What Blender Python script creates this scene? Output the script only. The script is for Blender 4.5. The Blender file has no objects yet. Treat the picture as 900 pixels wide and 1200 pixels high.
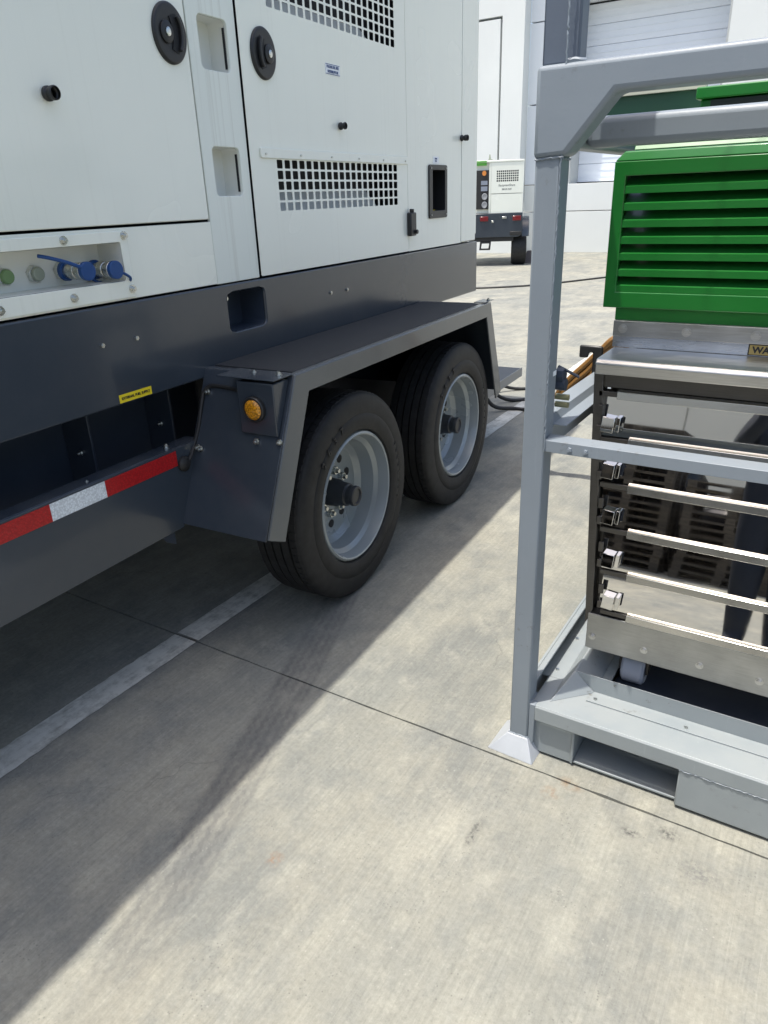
import bpy, bmesh, math, random
from mathutils import Vector, Matrix, Quaternion
random.seed(7)
scene = bpy.context.scene
COL = scene.collection
R = math.radians

# ---------------------------------------------------------------- camera
yaw, pitch, roll = R(32.626), R(23.591), R(-2.145)
fw = Vector((-math.sin(yaw)*math.cos(pitch), math.cos(yaw)*math.cos(pitch), -math.sin(pitch)))
r0 = Vector((math.cos(yaw), math.sin(yaw), 0))
u0 = r0.cross(fw)
rr = r0*math.cos(roll) + u0*math.sin(roll)
uu = -r0*math.sin(roll) + u0*math.cos(roll)
cam = bpy.data.cameras.new('camera')
cam.sensor_fit = 'HORIZONTAL'; cam.sensor_width = 36.0
cam.lens = 36.0*840.4/900.0
cam.clip_start = 0.02; cam.clip_end = 500
camo = bpy.data.objects.new('camera', cam)
M = Matrix((rr, uu, -fw)).transposed().to_4x4()
M.translation = Vector((0, 0, 1.6))
camo.matrix_world = M
COL.objects.link(camo)
scene.camera = camo

# ---------------------------------------------------------------- sky and sun
SH = Vector((0.190, 0.205, -1.0)).normalized()          # direction the sunlight travels
world = bpy.data.worlds.new('World'); scene.world = world; world.use_nodes = True
wn = world.node_tree.nodes; wn.clear()
sky = wn.new('ShaderNodeTexSky'); sky.sky_type = 'NISHITA'; sky.sun_disc = False
sky.sun_elevation = math.asin(-SH.z)
sky.sun_rotation = math.atan2(-SH.x, -SH.y)
sky.air_density = 1.0; sky.dust_density = 3.5; sky.ozone_density = 0.2
bg = wn.new('ShaderNodeBackground'); bg.inputs['Strength'].default_value = 0.15
wo = wn.new('ShaderNodeOutputWorld')
world.node_tree.links.new(sky.outputs[0], bg.inputs[0]); world.node_tree.links.new(bg.outputs[0], wo.inputs[0])
sun = bpy.data.lights.new('sun', 'SUN'); sun.energy = 3.2; sun.angle = R(0.53); sun.color = (1.0, 0.955, 0.88)
suno = bpy.data.objects.new('sun', sun)
suno.rotation_euler = SH.to_track_quat('-Z', 'Y').to_euler(); suno.location = (-3, -6, 14)
COL.objects.link(suno)
vs = scene.view_settings
vs.view_transform = 'Standard'; vs.look = 'None'; vs.exposure = 0.70; vs.gamma = 1.0; vs.use_curve_mapping = False
scene.cycles.use_denoising = True
scene.cycles.max_bounces = 10; scene.cycles.diffuse_bounces = 5; scene.cycles.glossy_bounces = 6
scene.cycles.caustics_reflective = True
scene.cycles.blur_glossy = 0.3
scene.cycles.sample_clamp_indirect = 5.0

# ---------------------------------------------------------------- materials
class NT:
    def __init__(self, name):
        self.m = bpy.data.materials.new(name); self.m.use_nodes = True
        self.t = self.m.node_tree; self.n = self.t.nodes; self.l = self.t.links
        self.b = self.n['Principled BSDF']
    def node(self, ty, **k):
        o = self.n.new(ty)
        for a, v in k.items(): setattr(o, a, v)
        return o
    def link(self, a, b): self.l.new(a, b)
    def val(self, sock, v):
        if hasattr(v, 'is_linked') or isinstance(v, bpy.types.NodeSocket): self.l.new(v, sock)
        else: sock.default_value = v
    def math(self, op, a, b=0.0, c=0.0, clamp=False):
        o = self.node('ShaderNodeMath', operation=op, use_clamp=clamp)
        self.val(o.inputs[0], a); self.val(o.inputs[1], b); self.val(o.inputs[2], c)
        return o.outputs[0]
    def coord(self, scale=(1, 1, 1), rot=(0, 0, 0), loc=(0, 0, 0)):
        tc = self.node('ShaderNodeTexCoord'); mp = self.node('ShaderNodeMapping')
        mp.inputs['Scale'].default_value = scale; mp.inputs['Rotation'].default_value = rot; mp.inputs['Location'].default_value = loc
        self.l.new(tc.outputs['Object'], mp.inputs['Vector']); return mp.outputs[0]
    def noise(self, vec, scale, detail=4, rough=0.55):
        o = self.node('ShaderNodeTexNoise'); self.l.new(vec, o.inputs['Vector'])
        o.inputs['Scale'].default_value = scale; o.inputs['Detail'].default_value = detail; o.inputs['Roughness'].default_value = rough
        return o.outputs[0]
    def ramp(self, f, a, b, lo=0.0, hi=1.0):
        o = self.node('ShaderNodeMapRange', clamp=True); self.val(o.inputs[0], f)
        for i, v in enumerate((a, b, lo, hi)): self.val(o.inputs[i+1], v)
        return o.outputs[0]
    def mix(self, f, a, b, mode='MIX'):
        o = self.node('ShaderNodeMix', data_type='RGBA', blend_type=mode)
        self.val(o.inputs[0], f)
        for s, v in ((o.inputs[6], a), (o.inputs[7], b)):
            if isinstance(v, (tuple, list)): s.default_value = (*v[:3], 1)
            else: self.l.new(v, s)
        return o.outputs[2]
    def scalecol(self, col, f):
        o = self.node('ShaderNodeVectorMath', operation='SCALE')
        if isinstance(col, (tuple, list)): o.inputs[0].default_value = col[:3]
        else: self.l.new(col, o.inputs[0])
        self.val(o.inputs['Scale'], f); return o.outputs[0]
    def bump(self, h, strength=0.2, dist=0.01):
        o = self.node('ShaderNodeBump'); o.inputs['Strength'].default_value = strength; o.inputs['Distance'].default_value = dist
        self.l.new(h, o.inputs['Height']); self.l.new(o.outputs[0], self.b.inputs['Normal'])

def paint(name, col, rough=0.35, metal=0.0, var=0.06, vs_=3.0, coat=0.0, bump=0.0, bs=40, streak=0.0, spec=0.5, wear=0.0, dust=0.0):
    N = NT(name); v = N.coord()
    n = N.noise(v, vs_, 5); f = N.ramp(n, 0.25, 0.75, 1-var, 1+var)
    c = N.scalecol(col, f)
    if wear:
        wn_ = N.noise(v, 34, 6, 0.7); w2 = N.noise(v, 3.2, 4)
        c = N.mix(N.math('MULTIPLY', N.ramp(wn_, 0.60, 0.70), N.ramp(w2, 0.45, 0.62, 0, wear)), c, (col[0]*.45+.02, col[1]*.38+.015, col[2]*.30+.01))
        c = N.mix(N.math('MULTIPLY', N.ramp(N.noise(N.coord((90, 90, 9)), 1, 4), 0.64, 0.74), wear*.2), c, (min(1, col[0]*1.5), min(1, col[1]*1.5), min(1, col[2]*1.5)))
    if dust:
        ge = N.node('ShaderNodeNewGeometry'); sx_ = N.node('ShaderNodeSeparateXYZ'); N.link(ge.outputs['Normal'], sx_.inputs[0])
        up = N.ramp(sx_.outputs[2], 0.3, 0.9)
        dn = N.math('MULTIPLY', N.ramp(N.noise(v, 6, 6, 0.65), 0.35, 0.75), N.math('ADD', N.math('MULTIPLY', up, dust), dust*.22))
        c = N.mix(dn, c, (0.33, 0.31, 0.27))
    if streak:
        s = N.noise(N.coord((3, 48, 0.6)), 1.0, 6, 0.66)
        c = N.mix(N.ramp(s, 0.55, 0.78, 0, streak), c, (col[0]*.55, col[1]*.52, col[2]*.47))
    N.link(c, N.b.inputs['Base Color'])
    N.b.inputs['Metallic'].default_value = metal
    N.val(N.b.inputs['Roughness'], N.ramp(N.noise(v, vs_*2, 2), 0.3, 0.7, max(0.01, rough*0.93), rough*1.08))
    N.b.inputs['Specular IOR Level'].default_value = spec
    if coat:
        N.b.inputs['Coat Weight'].default_value = coat; N.b.inputs['Coat Roughness'].default_value = 0.10
    if bump: N.bump(N.noise(v, bs, 3), bump, 0.004)
    return N.m

WHITE = paint('white canopy paint', (0.85, 0.875, 0.785), 0.26, var=0.03, vs_=1.2, coat=0.5, bump=0.012, bs=2.0, streak=0.12)
WHITE_D = paint('white pillar paint', (0.79, 0.83, 0.76), 0.4, var=0.03, vs_=1.5, coat=0.2, streak=0.55)
POCKET = paint('pocket paint', (0.74, 0.745, 0.69), 0.5, var=0.04)
SLATE = paint('slate frame paint', (0.036, 0.047, 0.062), 0.24, var=0.05, vs_=2.0, coat=0.3, bump=0.012, bs=200, dust=0.12)
SLATE_D = paint('slate chassis paint', (0.036, 0.050, 0.076), 0.4, var=0.1, dust=0.1)
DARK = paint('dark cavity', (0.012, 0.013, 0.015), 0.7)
BLACKP = paint('black plastic', (0.018, 0.019, 0.02), 0.42, var=0.1, bump=0.05, bs=300)
RUBBER = paint('black cable rubber', (0.016, 0.016, 0.016), 0.55)
STEEL = paint('zinc bolts', (0.62, 0.63, 0.60), 0.28, metal=1.0, var=0.1, vs_=60)
GREYP = paint('grey rack paint', (0.225, 0.262, 0.298), 0.42, var=0.05, vs_=5, bump=0.06, bs=130, spec=0.45, wear=0.55, dust=0.18)
GREYD = paint('dark grey post paint', (0.10, 0.125, 0.165), 0.5, var=0.06, vs_=5, bump=0.06, bs=130)
GREYS = paint('grey skid paint', (0.275, 0.31, 0.325), 0.42, var=0.09, vs_=6, bump=0.05, bs=60, wear=0.8, dust=0.25)
GREEN = paint('green cabinet paint', (0.008, 0.158, 0.020), 0.30, var=0.08, coat=0.25, bump=0.03, bs=30, dust=0.04)
RIM = paint('silver wheel paint', (0.31, 0.345, 0.36), 0.26, metal=0.2, var=0.05, coat=0.2)
HUB = paint('hub paint', (0.02, 0.024, 0.03), 0.4)
YELLOW = paint('yellow label', (0.80, 0.62, 0.02), 0.5)
INK = paint('black ink', (0.02, 0.02, 0.02), 0.6)
LABELW = paint('white label', (0.80, 0.84, 0.88), 0.5)
INKB = paint('blue ink', (0.08, 0.12, 0.25), 0.6)
BLUE = paint('blue cap plastic', (0.004, 0.055, 0.21), 0.4)
GREENPLUG = paint('green plug', (0.16, 0.26, 0.11), 0.45)
OLIVE = paint('grey plug', (0.34, 0.37, 0.30), 0.4, metal=0.3)
ORANGE = paint('orange hose', (0.23, 0.115, 0.03), 0.5, var=0.15, vs_=8)
GOLD = paint('gold label', (0.42, 0.31, 0.10), 0.45)
CASTER = paint('caster wheel', (0.56, 0.59, 0.66), 0.4)
DENIM = paint('dark denim', (0.022, 0.027, 0.042), 0.85, bump=0.2, bs=300)
SHIRT = paint('dark shirt', (0.02, 0.022, 0.026), 0.9)
SKIN = paint('skin', (0.42, 0.25, 0.18), 0.5)
HAIR = paint('hair', (0.02, 0.014, 0.01), 0.6)
WALL = paint('warehouse wall paint', (0.70, 0.725, 0.71), 0.75, var=0.035, vs_=0.7, bump=0.25, bs=25)
WALLB = paint('warehouse upper paint', (0.73, 0.765, 0.80), 0.75, var=0.02, vs_=0.7, bump=0.1, bs=25)
CREAM = paint('cream wall paint', (0.70, 0.66, 0.57), 0.8, var=0.04, vs_=0.5)
DOORM = paint('roller door paint', (0.76, 0.80, 0.86), 0.45, var=0.02)
PIPE = paint('grey downpipe', (0.42, 0.44, 0.44), 0.6)
WRAP = paint('black wrap', (0.012, 0.012, 0.014), 0.25, bump=0.6, bs=14)
TAIL = paint('red lamp', (0.17, 0.008, 0.012), 0.25, coat=0.5)
AMBERO = paint('orange button', (0.7, 0.25, 0.05), 0.35)

def m_tire():
    N = NT('tyre rubber'); v = N.coord()
    n = N.noise(v, 25, 5); N.link(N.scalecol((0.018, 0.018, 0.0178), N.ramp(n, 0.2, 0.8, 0.65, 1.6)), N.b.inputs['Base Color'])
    N.b.inputs['Roughness'].default_value = 0.62; N.b.inputs['Specular IOR Level'].default_value = 0.35
    N.bump(N.noise(v, 220, 2), 0.12, 0.003); return N.m
TYRE = m_tire()
def m_grit():
    N = NT('anti slip grit'); v = N.coord()
    N.link(N.scalecol((0.02, 0.022, 0.025), N.ramp(N.noise(v, 380, 2), 0.3, 0.75, 0.5, 1.9)), N.b.inputs['Base Color'])
    N.b.inputs['Roughness'].default_value = 0.75; N.bump(N.noise(v, 420, 2), 0.6, 0.003); return N.m
GRIT = m_grit()
def m_tape(name, col):
    N = NT(name); v = N.coord((1, 150, 150))
    vo = N.node('ShaderNodeTexVoronoi'); N.link(v, vo.inputs['Vector']); vo.inputs['Scale'].default_value = 1
    N.link(N.scalecol(col, N.ramp(vo.outputs[0], 0.1, 0.7, 1.15, 0.78)), N.b.inputs['Base Color'])
    N.b.inputs['Roughness'].default_value = 0.3; N.bump(vo.outputs[0], 0.3, 0.002); return N.m
TAPER = m_tape('red reflective tape', (0.46, 0.012, 0.014)); TAPEW = m_tape('white reflective tape', (0.80, 0.84, 0.86))
def m_amber():
    N = NT('amber lens'); v = N.coord((160, 160, 160))
    vo = N.node('ShaderNodeTexVoronoi'); N.link(v, vo.inputs['Vector']); vo.inputs['Scale'].default_value = 1
    N.link(N.scalecol((0.70, 0.30, 0.015), N.ramp(vo.outputs[0], 0.1, 0.8, 1.3, 0.45)), N.b.inputs['Base Color'])
    N.b.inputs['Roughness'].default_value = 0.12; N.b.inputs['Coat Weight'].default_value = 0.6; return N.m
AMBER = m_amber()
def m_mirror():
    N = NT('polished stainless'); v = N.coord()
    N.b.inputs['Base Color'].default_value = (0.72, 0.71, 0.69, 1); N.b.inputs['Metallic'].default_value = 1
    N.val(N.b.inputs['Roughness'], N.ramp(N.noise(v, 9, 4), 0.35, 0.75, 0.012, 0.05))
    N.bump(N.noise(N.coord((1.0, 1, 2)), 1.6, 1), 0.022, 0.02); return N.m
MIRROR = m_mirror()
def m_brush(name, col, rough, sc=(4, 60, 90), spots=0.0):
    N = NT(name); n = N.noise(N.coord(sc), 4, 5); v = N.coord()
    n2 = N.noise(v, 7, 6)
    N.link(N.scalecol(col, N.math('MULTIPLY', N.ramp(n, 0.3, 0.7, 0.88, 1.1), N.ramp(n2, 0.25, 0.75, 1-0.16-spots, 1.1))), N.b.inputs['Base Color'])
    N.b.inputs['Metallic'].default_value = 1
    N.val(N.b.inputs['Roughness'], N.ramp(n, 0.3, 0.7, rough*0.8, rough*1.2)); N.bump(n, 0.06, 0.002); return N.m
BRUSH = m_brush('brushed stainless', (0.60, 0.60, 0.585), 0.36)
BRUSHD = m_brush('dull steel plate', (0.46, 0.465, 0.455), 0.42, spots=0.15)
LEDGE = paint('bright ledge steel', (0.68, 0.67, 0.63), 0.24, metal=1.0, var=0.08, vs_=9)
DKSTEEL = m_brush('dark steel flange', (0.13, 0.125, 0.12), 0.42)  # dark steel of the cabinet body, flange and hinge strips
def m_wood():
    N = NT('weathered pallet wood'); v = N.coord((3, 3, 14))
    n = N.noise(v, 3, 5); inf = N.node('ShaderNodeObjectInfo')
    N.link(N.scalecol(N.mix(N.ramp(n, 0.3, 0.7), (0.04, 0.033, 0.026), (0.12, 0.098, 0.074)), N.ramp(inf.outputs['Random'], 0, 1, 0.7, 1.25)), N.b.inputs['Base Color'])
    N.b.inputs['Roughness'].default_value = 0.85; return N.m
WOOD = m_wood()

def concrete(name='concrete slab', paintmask=False):
    N = NT(name); v = N.coord()
    sep = N.node('ShaderNodeSeparateXYZ'); N.link(v, sep.inputs[0]); X, Y = sep.outputs[0], sep.outputs[1]
    big = N.noise(v, 0.8, 5, 0.6); mid = N.noise(v, 5.0, 8, 0.66); mid2 = N.noise(N.coord((1, .8, 1), (0, 0, .6), (7, 3, 0)), 11, 7, 0.68); fine = N.noise(v, 70, 6, 0.72)
    broom = N.noise(N.coord((150, 4.5, 1), (0, 0, R(-4))), 1, 4, 0.65)
    broom2 = N.noise(N.coord((45, 1.6, 1), (0, 0, R(7))), 1, 5, 0.6)
    grain = N.noise(v, 260, 3, 0.6)
    col = N.mix(N.ramp(big, 0.36, 0.64), (0.222, 0.228, 0.204), (0.300, 0.289, 0.236))
    col = N.mix(N.ramp(mid, 0.46, 0.66, 0, 0.62), col, (0.200, 0.208, 0.194))
    patch = N.noise(N.coord((1.0, 0.6, 1), (0, 0, R(-12))), 2.4, 6, 0.64)
    col = N.mix(N.ramp(patch, 0.49, 0.63, 0, 0.72), col, (0.166, 0.175, 0.166))
    lite = N.noise(N.coord((1.5, 0.7, 1), (0, 0, R(14)), (3, 1, 0)), 2.0, 8, 0.68)
    col = N.mix(N.ramp(lite, 0.50, 0.68, 0, 0.60), col, (0.385, 0.374, 0.308))
    col = N.mix(N.ramp(mid2, 0.52, 0.70, 0, 0.40), col, (0.385, 0.375, 0.31))
    col = N.mix(N.ramp(mid2, 0.46, 0.30, 0, 0.38), col, (0.17, 0.178, 0.168))
    f = N.math('MULTIPLY', N.ramp(broom, 0.22, 0.78, 0.86, 1.12), N.ramp(broom2, 0.25, 0.75, 0.945, 1.05))
    f = N.math('MULTIPLY', f, N.math('MULTIPLY', N.ramp(fine, 0.25, 0.75, 0.80, 1.18), N.ramp(grain, 0.25, 0.75, 0.93, 1.07)))
    col = N.scalecol(col, f)
    pv = N.node('ShaderNodeTexVoronoi'); N.link(v, pv.inputs['Vector']); pv.inputs['Scale'].default_value = 75
    por = N.math('MULTIPLY', N.ramp(pv.outputs['Distance'], 0.10, 0.20, 1, 0), N.ramp(N.noise(v, 9, 4), 0.48, 0.60))
    col = N.mix(N.math('MULTIPLY', por, 0.5), col, (0.10, 0.10, 0.09))
    lv = N.node('ShaderNodeTexVoronoi'); N.link(N.coord((1, 1, 1), (0, 0, 0), (5, 9, 0)), lv.inputs['Vector']); lv.inputs['Scale'].default_value = 60
    lsp = N.math('MULTIPLY', N.ramp(lv.outputs['Distance'], 0.08, 0.18, 1, 0), N.ramp(N.noise(v, 7, 4), 0.52, 0.62))
    col = N.mix(N.math('MULTIPLY', lsp, 0.35), col, (0.46, 0.45, 0.40))
    scr = N.noise(N.coord((420, 2.2, 1), (0, 0, R(11))), 1, 3, 0.5)
    col = N.mix(N.math('MULTIPLY', N.ramp(scr, 0.66, 0.72), 0.25), col, (0.42, 0.41, 0.36))
    # dark pin-holes and specks
    vo = N.node('ShaderNodeTexVoronoi'); N.link(v, vo.inputs['Vector']); vo.inputs['Scale'].default_value = 22
    spk = N.math('MULTIPLY', N.ramp(vo.outputs['Distance'], 0.03, 0.075, 1, 0), N.ramp(N.noise(v, 3.1, 3), 0.56, 0.66))
    col = N.mix(N.math('MULTIPLY', spk, 0.7), col, (0.07, 0.07, 0.07))
    # tyre track left by the twin axle: curves away from the wheels
    dy = N.math('SUBTRACT', 2.05, Y)
    xc = N.math('ADD', -1.60, N.math('MULTIPLY', dy, N.math('SUBTRACT', 0.35, N.math('MULTIPLY', dy, 0.022))))
    u = N.math('SUBTRACT', X, xc); au = N.math('ABSOLUTE', u)
    band = N.ramp(au, 0.068, 0.086, 1, 0)
    rib = N.math('SINE', N.math('MULTIPLY', N.math('ADD', u, N.math('MULTIPLY', N.math('SINE', N.math('MULTIPLY', Y, 150)), 0.0035)), 190))
    lug = N.math('SINE', N.math('ADD', N.math('MULTIPLY', Y, 330), N.math('ADD', N.math('MULTIPLY', u, 300), N.math('MULTIPLY', N.noise(v, 14, 3), 9))))
    tread = N.math('MULTIPLY', N.ramp(rib, -0.5, 0.6, 0.62, 1), N.ramp(lug, -0.8, 0.3, 0.90, 1))
    fade = N.math('MULTIPLY', N.ramp(Y, 0.2, 0.9), N.ramp(N.noise(v, 7, 7, 0.7), 0.32, 0.62, 0.2, 1))
    far = N.ramp(Y, 2.6, 2.2)
    tm = N.math('MULTIPLY', N.math('MULTIPLY', band, tread), N.math('MULTIPLY', fade, far))
    col = N.mix(N.math('MULTIPLY', tm, 0.66), col, (0.10, 0.10, 0.10))
    wob = N.node('ShaderNodeVectorMath', operation='ADD'); nz = N.node('ShaderNodeTexNoise'); N.link(v, nz.inputs['Vector']); nz.inputs['Scale'].default_value = 5; nz.inputs['Detail'].default_value = 5
    sc3 = N.node('ShaderNodeVectorMath', operation='SCALE'); N.link(nz.outputs['Color'], sc3.inputs[0]); sc3.inputs['Scale'].default_value = 0.22
    N.link(v, wob.inputs[0]); N.link(sc3.outputs[0], wob.inputs[1])
    ve = N.node('ShaderNodeTexVoronoi', feature='DISTANCE_TO_EDGE'); N.link(wob.outputs[0], ve.inputs['Vector']); ve.inputs['Scale'].default_value = 0.75
    crk = N.math('MULTIPLY', N.ramp(ve.outputs['Distance'], 0.0007, 0.0022, 1, 0), N.ramp(N.noise(v, 1.7, 3), 0.53, 0.62))
    col = N.mix(N.math('MULTIPLY', crk, 0.3), col, (0.08, 0.08, 0.075))
    # rust spots and black scuffs near the skid
    def spot(cx, cy, rx, ry, colr, amt, sc):
        nonlocal col
        dx = N.math('DIVIDE', N.math('SUBTRACT', X, cx), rx); dyy = N.math('DIVIDE', N.math('SUBTRACT', Y, cy), ry)
        d = N.math('SQRT', N.math('ADD', N.math('MULTIPLY', dx, dx), N.math('MULTIPLY', dyy, dyy)))
        nn = N.noise(v, sc, 5, 0.7)
        mk = N.math('MULTIPLY', N.ramp(d, 0.3, 1.0, 1, 0), N.ramp(nn, 0.44, 0.62))
        col = N.mix(N.math('MULTIPLY', mk, amt), col, colr)
    spot(-0.43, 1.635, 0.055, 0.03, (0.20, 0.12, 0.06), 0.6, 30)
    spot(-0.47, 1.575, 0.035, 0.03, (0.24, 0.12, 0.05), 0.6, 30)
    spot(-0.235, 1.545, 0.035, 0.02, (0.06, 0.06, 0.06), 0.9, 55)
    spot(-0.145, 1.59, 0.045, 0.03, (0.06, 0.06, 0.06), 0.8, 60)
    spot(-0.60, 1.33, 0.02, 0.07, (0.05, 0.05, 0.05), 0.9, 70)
    spot(-1.02, 0.99, 0.03, 0.03, (0.27, 0.15, 0.08), 0.6, 45)
    spot(-1.99, 1.60, 0.035, 0.07, (0.2, 0.13, 0.08), 0.8, 40)
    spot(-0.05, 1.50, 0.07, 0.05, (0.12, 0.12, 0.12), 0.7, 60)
    if paintmask:
        n = N.noise(v, 14, 8, 0.75); n2 = N.noise(N.coord((60, 6, 1)), 1, 4)
        wear = N.math('ADD', N.math('MULTIPLY', n, 0.7), N.math('MULTIPLY', n2, 0.3))
        p = N.scalecol((0.64, 0.64, 0.58), N.ramp(N.noise(v, 5, 6), 0.25, 0.75, 0.78, 1.08))
        col = N.mix(N.ramp(wear, 0.47, 0.62, 0.04, 0.75), p, col)
    N.link(col, N.b.inputs['Base Color'])
    N.val(N.b.inputs['Roughness'], N.ramp(mid, 0.3, 0.7, 0.68, 0.9)); N.b.inputs['Specular IOR Level'].default_value = 0.35
    h = N.math('ADD', N.math('MULTIPLY', broom, 0.5), N.math('ADD', N.math('MULTIPLY', fine, 0.5), N.math('MULTIPLY', tm, -0.5)))
    N.bump(h, 0.35, 0.006)
    return N.m
CONC = concrete(); STRIPE = concrete('worn white line paint', True)

# ---------------------------------------------------------------- mesh helpers
class MB:
    def __init__(self): self.bm = bmesh.new()
    def faces(self, vs, fs):
        b = [self.bm.verts.new(v) for v in vs]
        for f in fs: self.bm.faces.new([b[i] for i in f])
        return b
    def box(self, x0, x1, y0, y1, z0, z1):
        v = [(x, y, z) for z in (z0, z1) for y in (y0, y1) for x in (x0, x1)]
        self.faces(v, [(0, 2, 3, 1), (4, 5, 7, 6), (0, 1, 5, 4), (2, 6, 7, 3), (0, 4, 6, 2), (1, 3, 7, 5)]); return self
    def prism(self, poly, d0, d1, axis):
        def P(a, b, d): return {'x': (d, a, b), 'y': (a, d, b), 'z': (a, b, d)}[axis]
        n = len(poly)
        v = [P(a, b, d0) for a, b in poly] + [P(a, b, d1) for a, b in poly]
        self.faces(v, [tuple(range(n)), tuple(range(2*n-1, n-1, -1))] + [(i, (i+1) % n, n+(i+1) % n, n+i) for i in range(n)]); return self
    def hexa(self, bot, top):
        self.faces(list(bot)+list(top), [(3, 2, 1, 0), (4, 5, 6, 7)] + [(i, (i+1) % 4, 4+(i+1) % 4, 4+i) for i in range(4)]); return self
    def cyl(self, p0, p1, r, n=16, r1=None, caps=True):
        p0, p1 = Vector(p0), Vector(p1); r1 = r if r1 is None else r1
        d = (p1-p0).normalized(); a = d.orthogonal().normalized(); b = d.cross(a)
        v = []
        for p, q in ((p0, r), (p1, r1)):
            for i in range(n):
                t = 2*math.pi*i/n; v.append(p + a*(q*math.cos(t)) + b*(q*math.sin(t)))
        f = [(i, (i+1) % n, n+(i+1) % n, n+i) for i in range(n)]
        if caps: f += [tuple(range(n-1, -1, -1)), tuple(range(n, 2*n))]
        self.faces(v, f); return self
    def lathe(self, prof, center, axis='x', n=64, sy=1.0, sz=1.0, closed=False, cap=False):
        # prof: (distance along axis, radius)
        cx, cy, cz = center; rings = []
        for (d, r) in prof:
            ring = []
            for i in range(n):
                t = 2*math.pi*i/n; a, b = r*math.cos(t)*sy, r*math.sin(t)*sz
                p = (cx+d, cy+a, cz+b) if axis == 'x' else ((cx+a, cy+d, cz+b) if axis == 'y' else (cx+a, cy+b, cz+d))
                ring.append(self.bm.verts.new(p))
            rings.append(ring)
        ks = list(range(len(prof)-1))
        for k in ks:
            for i in range(n):
                j = (i+1) % n; self.bm.faces.new((rings[k][i], rings[k][j], rings[k+1][j], rings[k+1][i]))
        if closed:
            for i in range(n):
                j = (i+1) % n; self.bm.faces.new((rings[-1][i], rings[-1][j], rings[0][j], rings[0][i]))
        else:
            for ring, pr in ((rings[0], prof[0]), (rings[-1], prof[-1])):
                if cap or pr[1] < .012: self.bm.faces.new(ring)
        return self
    def tube(self, pts, r, n=8, smooth=4):
        P = [Vector(p) for p in pts]
        if smooth and len(P) > 2:
            Q = []
            for i in range(len(P)-1):
                a, b, c, d = P[max(i-1, 0)], P[i], P[i+1], P[min(i+2, len(P)-1)]
                for k in range(smooth):
                    t = k/smooth
                    Q.append(0.5*((2*b)+(c-a)*t+(2*a-5*b+4*c-d)*t*t+(3*b-a-3*c+d)*t**3))
            Q.append(P[-1]); P = Q
        prev = None; rings = []
        for i, p in enumerate(P):
            t = (P[min(i+1, len(P)-1)]-P[max(i-1, 0)]).normalized()
            a = t.orthogonal().normalized() if prev is None else (prev - t*prev.dot(t)).normalized()
            prev = a; b = t.cross(a)
            rings.append([self.bm.verts.new(p+a*(r*math.cos(2*math.pi*k/n))+b*(r*math.sin(2*math.pi*k/n))) for k in range(n)])
        for k in range(len(rings)-1):
            for i in range(n):
                j = (i+1) % n; self.bm.faces.new((rings[k][i], rings[k][j], rings[k+1][j], rings[k+1][i]))
        self.bm.faces.new(rings[0]); self.bm.faces.new(rings[-1]); return self
    def panel(self, outer, holes, front, back, axis='x'):
        # a sheet with real holes: loops are (a, b) lists in the plane across `axis`
        def P(a, b, d): return {'x': (d, a, b), 'y': (a, d, b), 'z': (a, b, d)}[axis]
        loops = [outer]+holes
        for d in (front, back):
            es = []
            for lp in loops:
                vs_ = [self.bm.verts.new(P(a, b, d)) for a, b in lp]
                es += [self.bm.edges.new((vs_[i], vs_[(i+1) % len(vs_)])) for i in range(len(vs_))]
            bmesh.ops.triangle_fill(self.bm, use_beauty=True, use_dissolve=False, edges=es)
        for lp in loops:
            n = len(lp)
            v = [P(a, b, front) for a, b in lp]+[P(a, b, back) for a, b in lp]
            self.faces(v, [(i, (i+1) % n, n+(i+1) % n, n+i) for i in range(n)])
        return self
    def pocket(self, loop, front, back, axis='x'):
        def P(a, b, d): return {'x': (d, a, b), 'y': (a, d, b), 'z': (a, b, d)}[axis]
        n = len(loop); v = [P(a, b, front) for a, b in loop]+[P(a, b, back) for a, b in loop]
        self.faces(v, [(i, (i+1) % n, n+(i+1) % n, n+i) for i in range(n)]+[tuple(range(n, 2*n))]); return self

def rrect(a0, a1, b0, b1, r=0.012, n=3):
    out = []
    for cx, cy, s in ((a1-r, b0+r, -90), (a1-r, b1-r, 0), (a0+r, b1-r, 90), (a0+r, b0+r, 180)):
        for k in range(n+1):
            t = R(s+90*k/n); out.append((cx+r*math.cos(t), cy+r*math.sin(t)))
    return out
def rect(a0, a1, b0, b1): return [(a0, b0), (a1, b0), (a1, b1), (a0, b1)]

def mesh_of(name, mb, mat, off=(0, 0, 0), smooth=32):
    bm = mb.bm
    bmesh.ops.remove_doubles(bm, verts=bm.verts, dist=1e-5)
    if off != (0, 0, 0): bmesh.ops.translate(bm, verts=bm.verts, vec=Vector(off)*-1)
    bmesh.ops.recalc_face_normals(bm, faces=bm.faces)
    me = bpy.data.meshes.new(name); bm.to_mesh(me); bm.free()
    me.materials.append(mat)
    if smooth:
        me.shade_smooth(); me.set_sharp_from_angle(angle=R(smooth))
    return me
def obj(name, mb, mat, parent=None, off=None, bevel=0.0, smooth=32, seg=2):
    if off is None: off = OFF if parent is not None else (0, 0, 0)
    o = bpy.data.objects.new(name, mesh_of(name, mb, mat, off, smooth)); COL.objects.link(o)
    if parent is not None: o.parent = parent
    if bevel:
        m = o.modifiers.new('bevel', 'BEVEL'); m.width = bevel; m.segments = seg; m.limit_method = 'ANGLE'; m.angle_limit = R(40)
        m.harden_normals = False
    return o
def inst(name, me, parent, loc, rot=(0, 0, 0), scale=None):
    o = bpy.data.objects.new(name, me); COL.objects.link(o); o.parent = parent
    o.location = Vector(loc)-Vector(OFF); o.rotation_euler = rot
    if scale: o.scale = scale
    return o
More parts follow.
